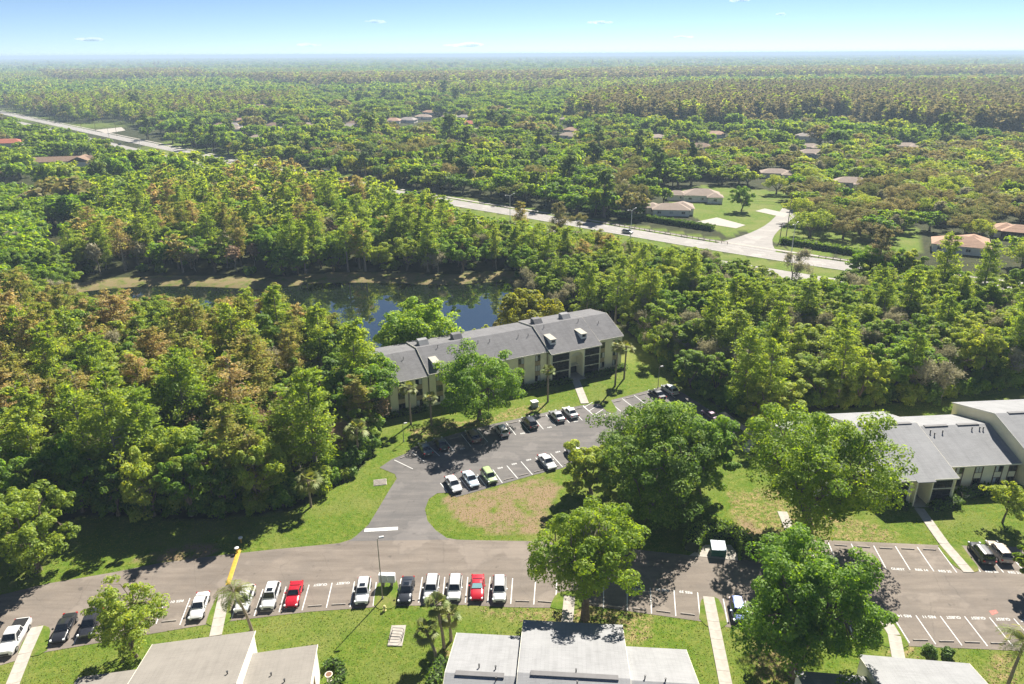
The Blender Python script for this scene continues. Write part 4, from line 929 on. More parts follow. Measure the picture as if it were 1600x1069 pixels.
# clipped hedges and foundation shrubs
def hedge(pts, w, h, label, cat='hedge', seed=1, mat=L_HEDGE, size=.22, dens=26, name='hedge', closed=False):
    rng = np.random.default_rng(seed); V, Q, T = [], [], []; k0 = 0; core = MB(); root = empty(name, (*pts[0], 0)); o0 = np.array([*pts[0], 0])
    prs = list(zip(pts[:-1], pts[1:])) + ([(pts[-1], pts[0])] if closed else [])
    for (x0, y0), (x1, y1) in prs:
        L = math.hypot(x1 - x0, y1 - y0); n = max(20, int(L * (w + 2 * h) * dens)); tx, ty = (x1 - x0) / L, (y1 - y0) / L
        s = rng.random(n) * (w + 2 * h); u = rng.random(n) * (L + w * .6) - w * .3
        a = np.where(s < h, -w / 2, np.where(s < h + w, s - h - w / 2, w / 2)); z = np.where(s < h, s, np.where(s < h + w, h, 2 * h + w - s))
        nn = np.stack([np.where(s < h, ty, np.where(s < h + w, 0, -ty)), np.where(s < h, -tx, np.where(s < h + w, 0, tx)), np.where((s > h) & (s < h + w), 1., .2)], 1)
        wob = 1 + .10 * np.sin(u * 1.7 + seed) + .06 * np.sin(u * 4.1)
        C = np.stack([x0 + tx * u - ty * a * wob, y0 + ty * u + tx * a * wob, z * wob], 1) + rng.normal(size=(n, 3)) * .07
        v, q = leaves(rng, C - o0, nn + rng.normal(size=(n, 3)) * .6, size); V.append(v); Q.append(q + k0); k0 += len(v); T.append(np.repeat(np.clip(rng.normal(size=n) * .2 + .5, 0, 1), 4))
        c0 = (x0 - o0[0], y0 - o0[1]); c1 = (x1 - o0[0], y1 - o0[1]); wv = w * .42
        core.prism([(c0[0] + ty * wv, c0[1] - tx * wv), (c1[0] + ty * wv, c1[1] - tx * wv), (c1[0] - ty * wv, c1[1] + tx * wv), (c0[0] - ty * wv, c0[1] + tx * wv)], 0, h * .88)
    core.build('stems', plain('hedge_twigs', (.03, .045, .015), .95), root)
    mesh_obj('foliage', np_mesh('foliage', np.concatenate(V), np.concatenate(Q), np.concatenate(T), mat), root)
    return tag(root, label, cat)
hedge([Ap(-1.6, 8), Ap(-1.6, -1.2), Ap(6.5, -1.4)], 1.3, .9, 'low clipped hedge round the left corner of the dark roofed block', seed=1)
hedge([Ap(26, -1.6), Ap(35.5, -1.8)], 1.4, .9, 'low hedge before the windows left of the balconies', seed=2)
hedge([Ap(36, -2.6), Ap(40.2, -2.6)], 1.5, .8, 'low hedge below the left screened balconies', seed=3)
hedge([Ap(44.8, -2.6), Ap(48.6, -2.6), Ap(55, -1.6)], 1.5, .9, 'low hedge below the right screened balconies', seed=4)
hedge(GS([(1384, 788), (1418, 795)]), 1.6, 1.0, 'clipped hedge left of the stairs of the two-storey block', seed=5)
hedge(GS([(1456, 797), (1496, 788)]), 1.6, 1.1, 'clipped hedge right of the stairs of the two-storey block', seed=6)
hedge(GS([(1502, 776), (1540, 770), (1590, 768)]), 1.8, 1.2, 'bushy hedge under the windows of the two-storey block', seed=7)
hedge(smooth_poly(GS([(1080, 862), (1082, 848), (1096, 838), (1122, 834), (1150, 843), (1168, 858), (1168, 876)]), 2, False), 2.2, 1.9, 'tall clipped hedge curved round the dumpster pad', seed=8, mat=L_DARK)
hedge(smooth_poly(GS([(508, 1046), (522, 1038), (534, 1046), (534, 1066), (516, 1078)]), 1, False), 1.0, .8, 'round hedge about the urn beside the beige roof', seed=9, mat=L_HEDGE)
hedge(GS([(690, 1040), (676, 1075)]), 1.5, 1.3, 'dark hedge under the three palms along the white roof', seed=10, mat=L_DARK)
hedge(GS([(905, 328), (960, 337), (1060, 352), (1112, 360)]), 2.6, 2.2, 'long clipped hedge between the highway and the pale house', seed=11, size=.45, dens=9)
hedge(GS([(1222, 380), (1300, 392), (1345, 400)]), 2.6, 2.2, 'dark clipped hedge under the brown oaks by the highway', seed=12, size=.45, dens=9, mat=L_DARK)
for k, px in enumerate(((1452, 1022), (1479, 1026), (1190, 845), (985, 642))):
    plant('shrub', shrub(90 + k, 1.3, 2.0, .22, 30), L_HEDGE if k != 2 else L_DARK, (*G(*px), 0), ('spiky low shrub left of its twin by the lower right bays', 'spiky low shrub right of its twin by the lower right bays', 'dark shrub at the foot of the wide lime oak', 'bushy green shrub on the lawn right of the palm pair')[k], 'shrub')

# ---- the woods
def spots(poly, step, rng, jit=.36):
    xs, ys = [p[0] for p in poly], [p[1] for p in poly]; out = []
    y = min(ys); r_ = 0
    while y < max(ys):
        x = min(xs) + (step / 2 if r_ % 2 else 0)
        while x < max(xs):
            out.append((x + rng.uniform(-jit, jit) * step, y + rng.uniform(-jit, jit) * step)); x += step
        y += step * .87; r_ += 1
    out = np.array(out); return out[inside(poly, out[:, 0], out[:, 1])]
rng = np.random.default_rng(21)
PR = {'oak': [oak(100 + i, 12, (11.5, 9.5, 12.5, 10.5, 9, 11.5)[i], .27, 115, (22, 20, 24, 20, 18, 22)[i], 6, .16, (.46, .48, .42, .46, .48, .44)[i], .54, gap=(.1, .2, .15, .25, .1, .3)[i], low=-.95, tr=.7) for i in range(6)],
      'live_oak': [oak(120 + i, 11, 17, .30, 70, 28, 6, .22, .30, .62, gap=.25) for i in range(3)],
      'cypress': [cypress(130 + i, 17, (6.0, 7.4, 5.2, 6.6)[i], .23, (80, 95, 70, 60)[i], (80, 95, 75, 60)[i], (.18, .12, .3, .4)[i]) for i in range(4)],
      'bare': [bare(140 + i, 12, 9, .15, (3600, 2400, 4800)[i]) for i in range(3)], 'pine': [pine(150 + i, 17, 8, .34, 60) for i in range(2)],
      'shrub': [shrub(160 + i, 3.2, 4.6, .26, 90) for i in range(3)]}
BASEH = dict(oak=12., live_oak=11., cypress=17., bare=12., pine=17., shrub=3.2)
MATC = {}
def crown_mesh(kind, v, mat):
    k = (kind, v)
    if k not in MATC: MATC[k] = PR[kind][v][1](mat)
    return MATC[k]
CAP = [(-400, 400), (0, 425), (110, 455), (140, 470), (200, 462), (300, 478), (370, 470), (415, 442), (470, 448), (515, 462), (560, 500), (600, 580), (660, 640)]      # sight lines: the pond shows above the near wood
HWCAP = [(0, 0), (60, 225), (180, 248), (300, 268), (330, 225), (420, 240), (690, 305), (705, 330), (850, 352), (1000, 378), (1150, 404), (1240, 436), (1320, 440), (1350, 410), (1420, 420), (1530, 430), (1600, 448), (1800, 470)]
def capped(x, y, h, table, slack=0):
    while h > 2.0:
        u, v = proj(x, y, h)
        if v >= np.interp(u, [a for a, _ in table], [b_ for _, b_ in table]) - slack: break
        h -= .5
    return h
FOREST = []      # (x, y, kind, variant, material, height, width factor, zone)
def clear_of_things(P_):
    ok = np.ones(len(P_), bool); X, Y = P_[:, 0], P_[:, 1]
    for x, y, r_ in HOUSE_SPOTS:
        ok &= ~((np.hypot(X - x, Y - y - r_ * .4) < r_ + 3) | ((np.abs(X - x * (Y / y)) < r_ * .95) & (Y < y) & (Y > y - min(70, 16 + y * .07))))
    return ok
ARECT = [Ap(-4, -6), Ap(58, -6), Ap(58, 17), Ap(-4, 17)]; BRECT = [(47, 94), (104, 98), (104, 123), (47, 119)]
def wood(zone, poly, step, mix, caps, hr):
    P_ = spots(poly, step, rng); P_ = P_[clear_of_things(P_)]; X, Y = P_[:, 0], P_[:, 1]
    ok = ~inside(ARECT, X, Y) & ~inside(BRECT, X, Y) & ~(inside(POND, X, Y) | (dist_to(POND, X, Y) < 3.5)) & (dist_to(HW, X, Y, False) > 2)
    for x, y in P_[ok]:
        q = rng.random() * sum(m_[0] for m_ in mix); 
        for w_, kind, mats in mix:
            q -= w_
            if q <= 0: break
        h = rng.uniform(*hr) * (BASEH[kind] / 12.0 if kind != 'shrub' else .27)
        if zone == 'near wood' and y > 112 and kind == 'cypress' and rng.random() < .42: mats = [L_CYPR]
        elif zone == 'near wood' and y > 112 and kind == 'oak' and rng.random() < .15: kind, mats = 'bare', [L_PINK]; h *= BASEH['bare'] / 12
        for t_, sl in caps: h = capped(x, y, h, t_, sl + rng.uniform(-4, 7))
        if h < 2.6: kind, mats = 'shrub', [L_MID, L_OLIVE]; h = max(h, 1.8)
        FOREST.append((x, y, kind, int(rng.integers(len(PR[kind]))), mats[int(rng.integers(len(mats)))], h, rng.uniform(.85, 1.2), zone))
near = GS([(-260, 840), (0, 826), (60, 800), (130, 796), (330, 800), (450, 790), (540, 742), (585, 690), (578, 650), (562, 600), (560, 560)]) + [(-38, 160), (-60, 170), (-90, 185), (-125, 195), (-190, 200), (-190, 120)]
back = [p for p in near if p[1] > 118]
wood('near wood', near, 4.7, [(4, 'cypress', [L_CYPG, L_CYPR, L_CYPG]), (3.2, 'oak', [L_MID, L_LIME, L_DARK, L_OLIVE, L_OLIVE]), (2.0, 'bare', [L_GREY, L_PINK]), (.8, 'shrub', [L_MID, L_DARK])], [(CAP, 4)], (8, 15))
edge1 = GS([(-200, 842), (0, 830), (60, 806), (130, 800), (330, 806), (450, 796), (546, 746), (588, 694), (582, 655)])
edge2 = GS([(985, 520), (1035, 565), (1078, 608), (1140, 642), (1185, 662), (1240, 644), (1300, 640), (1450, 628), (1600, 604), (1700, 590)])
for e_, zn in ((edge1, 'near wood'), (edge2, 'wood behind the two-storey block')):
    for off, st_ in ((1.2, 2.3), (4.2, 2.9)):
        for x, y, a in along(offset_line(e_, off), st_):
            FOREST.append((x + rng.normal() * .5, y + rng.normal() * .5, 'shrub', int(rng.integers(3)), (L_MID, L_DARK, L_OLIVE, L_MID)[int(rng.integers(4))], rng.uniform(2.2, 5.0), rng.uniform(.7, 1.0), zn))
for k, (u, v) in enumerate(((398, 540), (418, 546), (436, 556), (455, 552), (474, 564), (492, 560), (508, 572), (526, 574), (542, 584), (556, 590))):
    x, y = G(u, v); FOREST.append((x, y, 'cypress', k % 4, (L_CYPG, L_CYPR, L_CYPG)[k % 3], rng.uniform(12, 16.5) * (1 if u < 520 else .85), .95, 'near wood'))
for k, (u, v) in enumerate(((130, 800), (185, 806), (240, 806), (300, 806), (352, 800), (410, 794), (20, 822), (75, 810))):
    x, y = G(u, v); FOREST.append((x, y, 'oak', k % 6, (L_MID, L_DARK, L_OLIVE)[k % 3], rng.uniform(10.5, 14), .8, 'near wood'))
leftw = GS([(-250, 560), (60, 520), (105, 475), (105, 440), (60, 400), (100, 330), (-100, 300), (-300, 320)])
wood('wood left of the pond', leftw, 6.0, [(6, 'oak', [L_LIME, L_LIME, L_MID]), (1, 'bare', [L_GREY])], [(HWCAP, 0)], (9, 13))
pondw = POND[:1] and (GS([(105, 438), (200, 430), (300, 428), (440, 434), (560, 426), (700, 428), (800, 424)]) + [(30, 215), (45, 255)] + [p for p in offset_line(HW, -24) if -190 < p[0] < 30][::-1] + [(-190, 330)])
wood('wood behind the pond', pondw, 6.3, [(3.4, 'oak', [L_MID, L_LIME, L_MID, L_OLIVE]), (3.6, 'cypress', [L_CYPG, L_CYPG, L_CYPG, L_CYPR]), (1.8, 'bare', [L_GREY, L_PINK]), (1, 'shrub', [L_MID, L_LIME])], [(HWCAP, 0)], (9, 13.5))
rightw = GS([(812, 430), (818, 470), (905, 500), (985, 515), (1030, 560), (1075, 605), (1140, 640), (1180, 665), (1240, 640), (1300, 640), (1450, 628), (1600, 600), (1800, 570)]) + [(190, 160)] + [p for p in offset_line(HW, -24) if 22 < p[0] < 190][::-1]
wood('wood behind the two-storey block', rightw, 5.4, [(4, 'oak', [L_MID, L_OLIVE, L_LIME, L_LIME, L_OLIVE]), (1.2, 'cypress', [L_CYPG, L_CYPG]), (2.6, 'bare', [L_GREY]), (.5, 'shrub', [L_OLIVE])], [(HWCAP, 0)], (8.5, 13))
far1 = [p for p in offset_line(HW, 19) if -330 < p[0] < 20] + GS([(860, 325), (905, 320), (1015, 330), (1020, 290), (1100, 275), (1150, 250), (1150, 235), (800, 235), (400, 232)]) + [(-330, 640)]
wood('suburb beyond the highway', far1, 10.2, [(5, 'oak', [L_MID, L_DARK, L_LIME, L_OLIVE]), (.5, 'pine', [L_PINE]), (1, 'live_oak', [L_LIVE]), (.6, 'bare', [L_GREY]), (.4, 'oak', [L_YEL])], [], (6.5, 15.5))
far2 = GS([(1130, 285), (1150, 240), (1600, 230), (1900, 260), (1900, 455), (1620, 432), (1440, 410), (1380, 380), (1260, 378), (1240, 340), (1225, 310), (1180, 300)])
wood('oak grove beyond the side street', far2, 11.5, [(5, 'live_oak', [L_LIVE, L_LIVE, L_OLIVE]), (1.5, 'oak', [L_MID, L_LIME]), (.8, 'bare', [L_GREY])], [], (8, 12))
# single trees that break the line of the road
for px, kind, mt, h in (((872, 398), 'cypress', L_CYPB, 19), ((812, 380), 'cypress', L_CYPR, 16), ((905, 360), 'bare', L_LIVE, 9), ((1530, 478), 'cypress', L_CYPG, 19), ((1465, 470), 'cypress', L_CYPG, 20), ((1365, 450), 'cypress', L_CYPB, 19), ((1110, 440), 'bare', L_GREY, 13),
                        ((1235, 450), 'bare', L_GREY, 15), ((1158, 330), 'oak', L_MID, 11), ((608, 192), 'pine', L_CYPG, 11)):
    x, y = G(*px); FOREST.append((x, y, kind, 0, mt, h, 1.0, 'single'))
for k, (u, v) in enumerate(((1385, 448), (1412, 452), (1440, 460), (1492, 464), (1556, 480), (1590, 474), (1345, 452))):
    x, y = G(u, v); FOREST.append((x, y, 'oak', k % 6, (L_MID, L_OLIVE, L_LIME)[k % 3], rng.uniform(9, 13), 1.0, 'wood behind the two-storey block'))
SINGLE = {'cypress': ['tall brown cypress standing up in front of the highway', 'shorter rust cypress left of the tall brown one', 'tall green cypress near the right end of the wood', 'second tall cypress left of that by the right end', 'thin brown cypress behind the two grey trees'],
          'bare': ['grey twiggy tree between the tall cypress and the hedge', 'bare forked tree poking above the road edge', 'bare crooked tree before the green median'], 'oak': ['green oak on the lawn beside the pale house'], 'pine': ['conical light green tree on the shore of the small lake']}
NAMES = dict(oak='oak_tree', live_oak='live_oak_tree', cypress='cypress_tree', bare='leafless_tree', pine='pine_tree', shrub='shrub')
CATS = dict(oak='oak tree', live_oak='live oak', cypress='cypress tree', bare='bare tree', pine='pine tree', shrub='shrub')
TXT = dict(oak='leafy oak', live_oak='spreading live oak', cypress='feathery cypress', bare='grey twiggy tree', pine='dark high-crowned pine', shrub='leafy shrub')
HUE = {'leaf_lime': 'lime green', 'leaf_green': 'mid green', 'leaf_dark': 'dark green', 'leaf_olive': 'olive', 'leaf_yellow_green': 'yellow green', 'needle_green': 'light green', 'needle_rust': 'rust tinged', 'needle_brown': 'brown', 'grey_twigs': '', 'pinkish_twigs': 'pink tinged', 'live_oak_brown': '', 'needle_pine': ''}
LIMIT = dict(oak=300, live_oak=90, cypress=260, bare=200, pine=50, shrub=200)
def seen(t): u, v = proj(t[0], t[1], t[5] * .6); return -60 < u < 1660 and v < 1150
order = sorted([t for t in FOREST if seen(t)], key=lambda t: -t[5] / math.hypot(t[0], t[1])) + [t for t in FOREST if not seen(t)]
cnt = {}; REST = []; WOODS = {}
for t in order:
    x, y, kind, v, mt, h, wf, zone = t
    if zone != 'single' and (cnt.get(kind, 0) >= LIMIT[kind] or not seen(t)): REST.append(t); continue
    cnt[kind] = cnt.get(kind, 0) + 1
    s = h / BASEH[kind]; sxy = wf * (s * .55 + .45 * min(1, s + .25)) if kind != 'shrub' else wf * s
    z0 = float(pond_depth(np.array([x]), np.array([y]))[0][0])
    if zone == 'single': lb, gr = SINGLE[kind].pop(0), None
    else: lb, gr = None, CATS[kind] + ' group of the ' + zone
    o = plant(NAMES[kind], (PR[kind][v][0], crown_mesh(kind, v, mt)), mt, (x, y, z0), lb, CATS[kind], rng.random() * 6.28, (sxy, sxy, s), gr)

    if lb is None: WOODS.setdefault((zone, (HUE[mt.name] + ' ' + TXT[kind]).strip()), []).append((proj(x, y, 0), o))
for (zone, what), L in WOODS.items():      # labels: front, middle or back of its wood, counted from the left
    L.sort(key=lambda t: -t[0][1]); n = len(L); k = 3 if n > 8 else 1
    for i in range(k):
        for q, (_, o) in enumerate(sorted(L[n * i // k:n * (i + 1) // k], key=lambda t: t[0][0])):
            o['label'] = what + ', ' + ('front of the ', 'middle of the ', 'back of the ')[i] * (k > 1) + ('' if k > 1 else 'in the ') + zone + ', ' + ordinal(q + 1) + ' from left'

# ---- blades on the lawns and fallen leaves: real scraps, too many to count
def scatter_ground(name, polys, n, size, mat, z, flat, label, sd, y1=150):
    rg = np.random.default_rng(sd); P_ = []
    for q in polys:
        xs, ys = np.array([a for a, _ in q]), np.array([c for _, c in q]); x0, x1, ya, yb = max(xs.min(), -85), min(xs.max(), 105), max(ys.min(), 50), min(ys.max(), y1); k = int(n * (1 if len(polys) == 1 else (x1 - x0) * (yb - ya) / 400))
        y = np.sqrt(rg.uniform(ya * ya, yb * yb, k)) if flat else ya + (yb - ya) * rg.random(k) ** 1.6; x = rg.uniform(x0, x1, k); ok = inside(q, x, y); P_.append(np.stack([x[ok], y[ok]], 1))
    P_ = np.concatenate(P_); X, Y = P_[:, 0], P_[:, 1]
    ok = ~inside(ROADP, X, Y) & ~inside(LOTP, X, Y) & ~inside(ARECT0, X, Y)
    for w_ in WALKS: ok &= dist_to(w_, X, Y, False) > .95
    P_ = P_[ok]; k = len(P_); nz = .5 + .28 * np.sin(P_[:, 0] * .31 + np.sin(P_[:, 1] * .23) * 2) * np.sin(P_[:, 1] * .37 + 1)
    N = rg.normal(size=(k, 3)) * (.35 if flat else 1.0) + np.array([0, 0, 1.6 if flat else .25]); T = None if flat else np.tile([0, 0, 1.], (k, 1)) + rg.normal(size=(k, 3)) * .6
    C = np.stack([P_[:, 0], P_[:, 1], np.full(k, z)], 1); V, Q = leaves(rg, C, N, size, 1.6, .3, T)
    tag(mesh_obj(name, np_mesh(name, V, Q, np.repeat(np.clip(nz + rg.normal(size=k) * .12, 0, 1), 4), mat)), label, name.replace('_', ' '), kind='stuff')
ROADP = GS(NORTH_A + NORTH_B + SOUTH); LOTP = [(v.co.x, v.co.y) for v in lot.data.vertices]; ARECT0 = [Ap(-.3, -.3), Ap(55.4, -.3), Ap(55.4, 14.5), Ap(-.3, 14.5)]
L_GRASS = leaf('grass_blade', [(0.060, 0.130, 0.008), (0.120, 0.190, 0.016), (0.165, 0.220, 0.030), (0.240, 0.240, 0.070)], 0.45, 0.0)
L_FALL = leaf('fallen_leaf', [(0.130, 0.085, 0.040), (0.260, 0.175, 0.085), (0.400, 0.290, 0.160)], 0.2, 0.0, 0.03, (1.2, 1.1, 0.9))
scatter_ground('grass', [LAWN], 210000, .105, L_GRASS, .05, False, 'short mottled green grass of the lawns round the lots', 5)
scatter_ground('fallen_leaves', LITTER, 900, .17, L_FALL, .05, True, 'dry tan fallen leaves under the trees and by the bays', 6)

# ---- the rest of the woods, out to the horizon: too many to count, one object of instanced trees
def far_mesh(name, tm, cm):
    bm = bmesh.new(); bm.from_mesh(cm); k = len(cm.materials); fs = len(bm.faces); bm.from_mesh(tm); bm.faces.ensure_lookup_table()
    for f in bm.faces[fs:]: f.material_index = 1
    me = bpy.data.meshes.new(name); bm.to_mesh(me); bm.free(); me.materials.append(cm.materials[0]); me.materials.append(tm.materials[0]); return me
SRC = bpy.data.collections.new('tree_sources'); src_idx = {}; src_h = []
def source(key, tm, cm, h):
    me = far_mesh('tree_mass', tm, cm); o = bpy.data.objects.new('mass_%03d' % len(src_h), me); SRC.objects.link(o); src_idx[key] = len(src_h); src_h.append(h)
small = {'oak': oak(201, 12, 13.5, .75, 17, 18, 5, .2, .42, .57), 'live_oak': oak(203, 11, 17, 1.1, 8, 20, 4, .22, .3, .62), 'cypress': cypress(204, 17, 7, .75, 34, 14), 'bare': bare(205, 12, 8, .5, 500), 'pine': pine(206, 17, 9, .9, 7), 'shrub': shrub(207, 3.2, 4.6, .8, 12)}
tiny = {'oak': oak(211, 11, 17, 1.7, 7, 14, 4, .2, .36, .57), 'cypress': cypress(212, 16, 8, 1.5, 16, 6)}
pts, pick, scl, rot = [], [], [], []
def put(x, y, z, key, s, sxy): pts.append((x, y, z)); pick.append(src_idx[key]); scl.append((sxy, sxy, s)); rot.append((0, 0, rng.random() * 6.28))
for x, y, kind, v, mt, h, wf, zone in REST:
    d = math.hypot(x, y); key = (kind, v if d < 250 else 'f', mt.name)
    if key not in src_idx:
        pr = PR[kind][v] if d < 250 else small[kind]
        source(key, pr[0], pr[1](mt), BASEH[kind])
    s = h / BASEH[kind]; put(x, y, 0, key, s, wf * (s * .55 + .45 * min(1, s + .25)))
for lod, kinds in (('s', small), ('t', tiny)):
    for kind, mts in (('oak', (L_LIME, L_MID, L_DARK, L_OLIVE, L_YEL)), ('cypress', (L_CYPB, L_CYPG)), ('pine', (L_PINE,)), ('live_oak', (L_LIVE,))):
        for mt in mts:
            if kind in kinds: source((lod, kind, mt.name), kinds[kind][0], kinds[kind][1](mt), BASEH[kind])
BROWNZ = [GS(p) for p in ([(875, 196), (930, 168), (1100, 148), (1700, 140), (1750, 228), (1500, 218), (1300, 200), (1050, 204)], [(330, 128), (800, 124), (1000, 116), (1700, 112), (1700, 124), (1100, 128), (900, 136), (500, 142)], [(60, 120), (300, 116), (330, 128), (100, 134)])]
FARDONE = [far1, far2, pondw, rightw, leftw, near, strip(HW, -26, 20)] + VERGE[4:]
def far_band(d0, d1, step, lod, s0):
    n = int(0.8 * (d1 * d1 - d0 * d0) / step ** 2); y = np.sqrt(rng.uniform(d0 * d0, d1 * d1, n)); x = rng.uniform(-.8, .8, n) * y
    P_ = np.stack([x, y], 1); ok = clear_of_things(P_) if d0 < 1500 else np.ones(n, bool)
    if d0 < 1500:
        for p in FARDONE: ok &= ~inside(p, x, y)
        ok &= ~(dist_to(GS([(612, 205), (625, 199), (660, 196), (672, 199), (655, 206), (630, 209)]), x, y) < 14)
        # streets and gardens between the houses
        ok &= ~((np.abs(np.sin(x * .021 + .4) + np.sin(y * .017)) < .05) & (x < 60))
        top = np.array([proj(a, c, 12.5) for a, c in zip(x, y)]); foot = np.array([proj(a, c, 0)[1] for a, c in zip(x, y)]); rv = np.interp(top[:, 0], [-200, 0, 60, 120, 180, 240, 312], [145, 183, 195, 207, 221, 236, 254])
        ok &= ~((top[:, 0] < 312) & (top[:, 1] < rv) & (foot > rv - 12))
        ok &= ~(np.sin(x * .011 + 2.0 * np.sin(y * .006)) * np.sin(y * .009 + 1.3) > .93)
    x, y = x[ok], y[ok]; br = np.zeros(len(x), bool)
    for p in BROWNZ: br |= inside(p, x, y)
    nz = np.sin(x * .006 + 1) * np.cos(y * .0041) + np.sin(x * .0023 - y * .003)
    for xi, yi, b_, z_ in zip(x, y, br, nz):
        r_ = rng.random()
        g_ = .5 + .5 * math.sin(xi * .0042 + 2.1 * math.sin(yi * .0031)) * math.cos(yi * .0052)
        if b_: key = (lod, 'cypress', 'needle_brown' if r_ < .86 else 'needle_green'); s = rng.uniform(1.0, 1.3)
        elif z_ > .9 and r_ < .7: key = (lod, 'cypress', 'needle_green' if r_ < .45 else 'needle_brown'); s = rng.uniform(.7, 1.0)
        else:
            key = (lod, 'oak', 'leaf_green' if r_ < .34 else 'leaf_dark' if r_ < .34 + .22 * g_ else 'leaf_lime' if r_ < .76 else 'leaf_olive' if r_ < .92 else 'leaf_yellow_green'); s = rng.uniform(.5, 1.0) ** 1.0 * (1.25 if rng.random() < .3 else .95)
            if lod == 's' and r_ > .985: key = (lod, 'pine', 'needle_pine')
            elif lod == 's' and r_ > .90: key = (lod, 'live_oak', 'live_oak_brown')
        put(xi, yi, 0, key, s * s0, s * s0 * rng.uniform(.9, 1.25))
far_band(290, 1300, 10.3, 's', 1.25)
far_band(1300, 3200, 14.0, 't', 1.3)
far_band(3200, 14000, 62.0, 't', 3.0)
scl = [(a, b_, c if c < 2 else 1.1) if a > 2.2 else (a, b_, c) for a, b_, c in scl]
me = bpy.data.meshes.new('forest'); me.from_pydata(pts, [], [])
for nm, ty, dat, f in (('pick', 'INT', pick, 'value'), ('scl', 'FLOAT_VECTOR', scl, 'vector'), ('rot', 'FLOAT_VECTOR', rot, 'vector')):
    a = me.attributes.new(nm, ty, 'POINT'); a.data.foreach_set(f, np.asarray(dat).ravel())
fo = tag(mesh_obj('forest', me), 'hazy green and brown forest running to the horizon', 'forest', kind='stuff')
ng = bpy.data.node_groups.new('scatter_trees', 'GeometryNodeTree')
ng.interface.new_socket('Geometry', in_out='INPUT', socket_type='NodeSocketGeometry'); ng.interface.new_socket('Geometry', in_out='OUTPUT', socket_type='NodeSocketGeometry')
gi, go = ng.nodes.new('NodeGroupInput'), ng.nodes.new('NodeGroupOutput'); ip = ng.nodes.new('GeometryNodeInstanceOnPoints'); ci = ng.nodes.new('GeometryNodeCollectionInfo')
ci.inputs['Collection'].default_value = SRC; ci.inputs['Separate Children'].default_value = True; ci.inputs['Reset Children'].default_value = True
def named(n, ty): a = ng.nodes.new('GeometryNodeInputNamedAttribute'); a.data_type = ty; a.inputs['Name'].default_value = n; return next(s for s in a.outputs if s.enabled and s.name == 'Attribute')
ng.links.new(gi.outputs[0], ip.inputs['Points']); ng.links.new(ci.outputs[0], ip.inputs['Instance']); ip.inputs['Pick Instance'].default_value = True
ng.links.new(named('pick', 'INT'), ip.inputs['Instance Index']); ng.links.new(named('scl', 'FLOAT_VECTOR'), ip.inputs['Scale']); ng.links.new(named('rot', 'FLOAT_VECTOR'), ip.inputs['Rotation'])
ng.links.new(ip.outputs[0], go.inputs[0]); md = fo.modifiers.new('scatter', 'NODES'); md.node_group = ng
print('FOREST', len(FOREST), cnt, 'rest', len(REST), 'points', len(pts))

# ================================================================== vehicles
TYRE = plain('tyre', (0.018, 0.018, 0.018), 0.85, 0.2); RIM = plain('rim', (0.45, 0.45, 0.46), 0.35, 0.1, metal=0.8); LAMP = plain('lamp_lens', (0.75, 0.78, 0.80), 0.15, 0.03); TAIL = plain('tail_lens', (0.35, 0.02, 0.02), 0.25, 0.05); BLACKP = plain('black_plastic', (0.02, 0.02, 0.021), 0.6, 0.1); PLATE = plain('plate', (0.6, 0.6, 0.55), 0.6, .05)
m, nt, b = base_mat('car_glass'); b.inputs['Base Color'].default_value = (0.012, 0.016, 0.022, 1); b.inputs['Roughness'].default_value = 0.05; b.inputs['Specular IOR Level'].default_value = 0.8; CGLASS = m
SHADE = plain('sunshade', (0.30, 0.55, 0.58), 0.4, 0.1)
# L length, w half width, stations (x from the front, top z, width factor), cabin: windscreen foot/top, rear top/foot, roof z, belt z
CARS = {
 'sedan': dict(L=4.7, w=.92, st=[(0, .55, .80), (.12, .68, .90), (.9, .84, .97), (1.45, .92, 1), (3.3, .97, 1), (4.1, .98, .98), (4.55, .95, .92), (4.7, .72, .84)], cab=(1.25, 2.05, 3.15, 3.95, 1.43, .94)),
 'suv': dict(L=4.65, w=.95, st=[(0, .62, .82), (.1, .82, .91), (.85, .98, .97), (1.25, 1.04, 1), (3.3, 1.06, 1), (4.3, 1.06, .98), (4.58, 1.0, .93), (4.65, .75, .88)], cab=(1.1, 1.8, 3.95, 4.5, 1.68, 1.05)),
 'hatch': dict(L=4.1, w=.90, st=[(0, .60, .82), (.1, .80, .91), (.7, .95, .97), (1.0, 1.0, 1), (3.0, 1.02, 1), (3.8, 1.02, .98), (4.05, .98, .94), (4.1, .7, .88)], cab=(.85, 1.45, 3.65, 4.0, 1.60, 1.0)),
 'coupe': dict(L=4.6, w=.95, st=[(0, .55, .80), (.12, .68, .90), (1.0, .86, .97), (1.7, .93, 1), (3.3, .96, 1), (4.0, .98, .98), (4.5, .95, .92), (4.6, .7, .84)], cab=(1.55, 2.3, 3.0, 3.75, 1.36, .94)),
 'pickup': dict(L=5.7, w=1.0, st=[(0, .7, .86), (.1, .95, .93), (1.0, 1.10, .98), (1.5, 1.14, 1), (3.6, 1.15, 1), (5.5, 1.15, .99), (5.68, 1.12, .96), (5.7, .7, .94)], cab=(1.45, 2.15, 3.55, 3.75, 1.82, 1.14)),
}
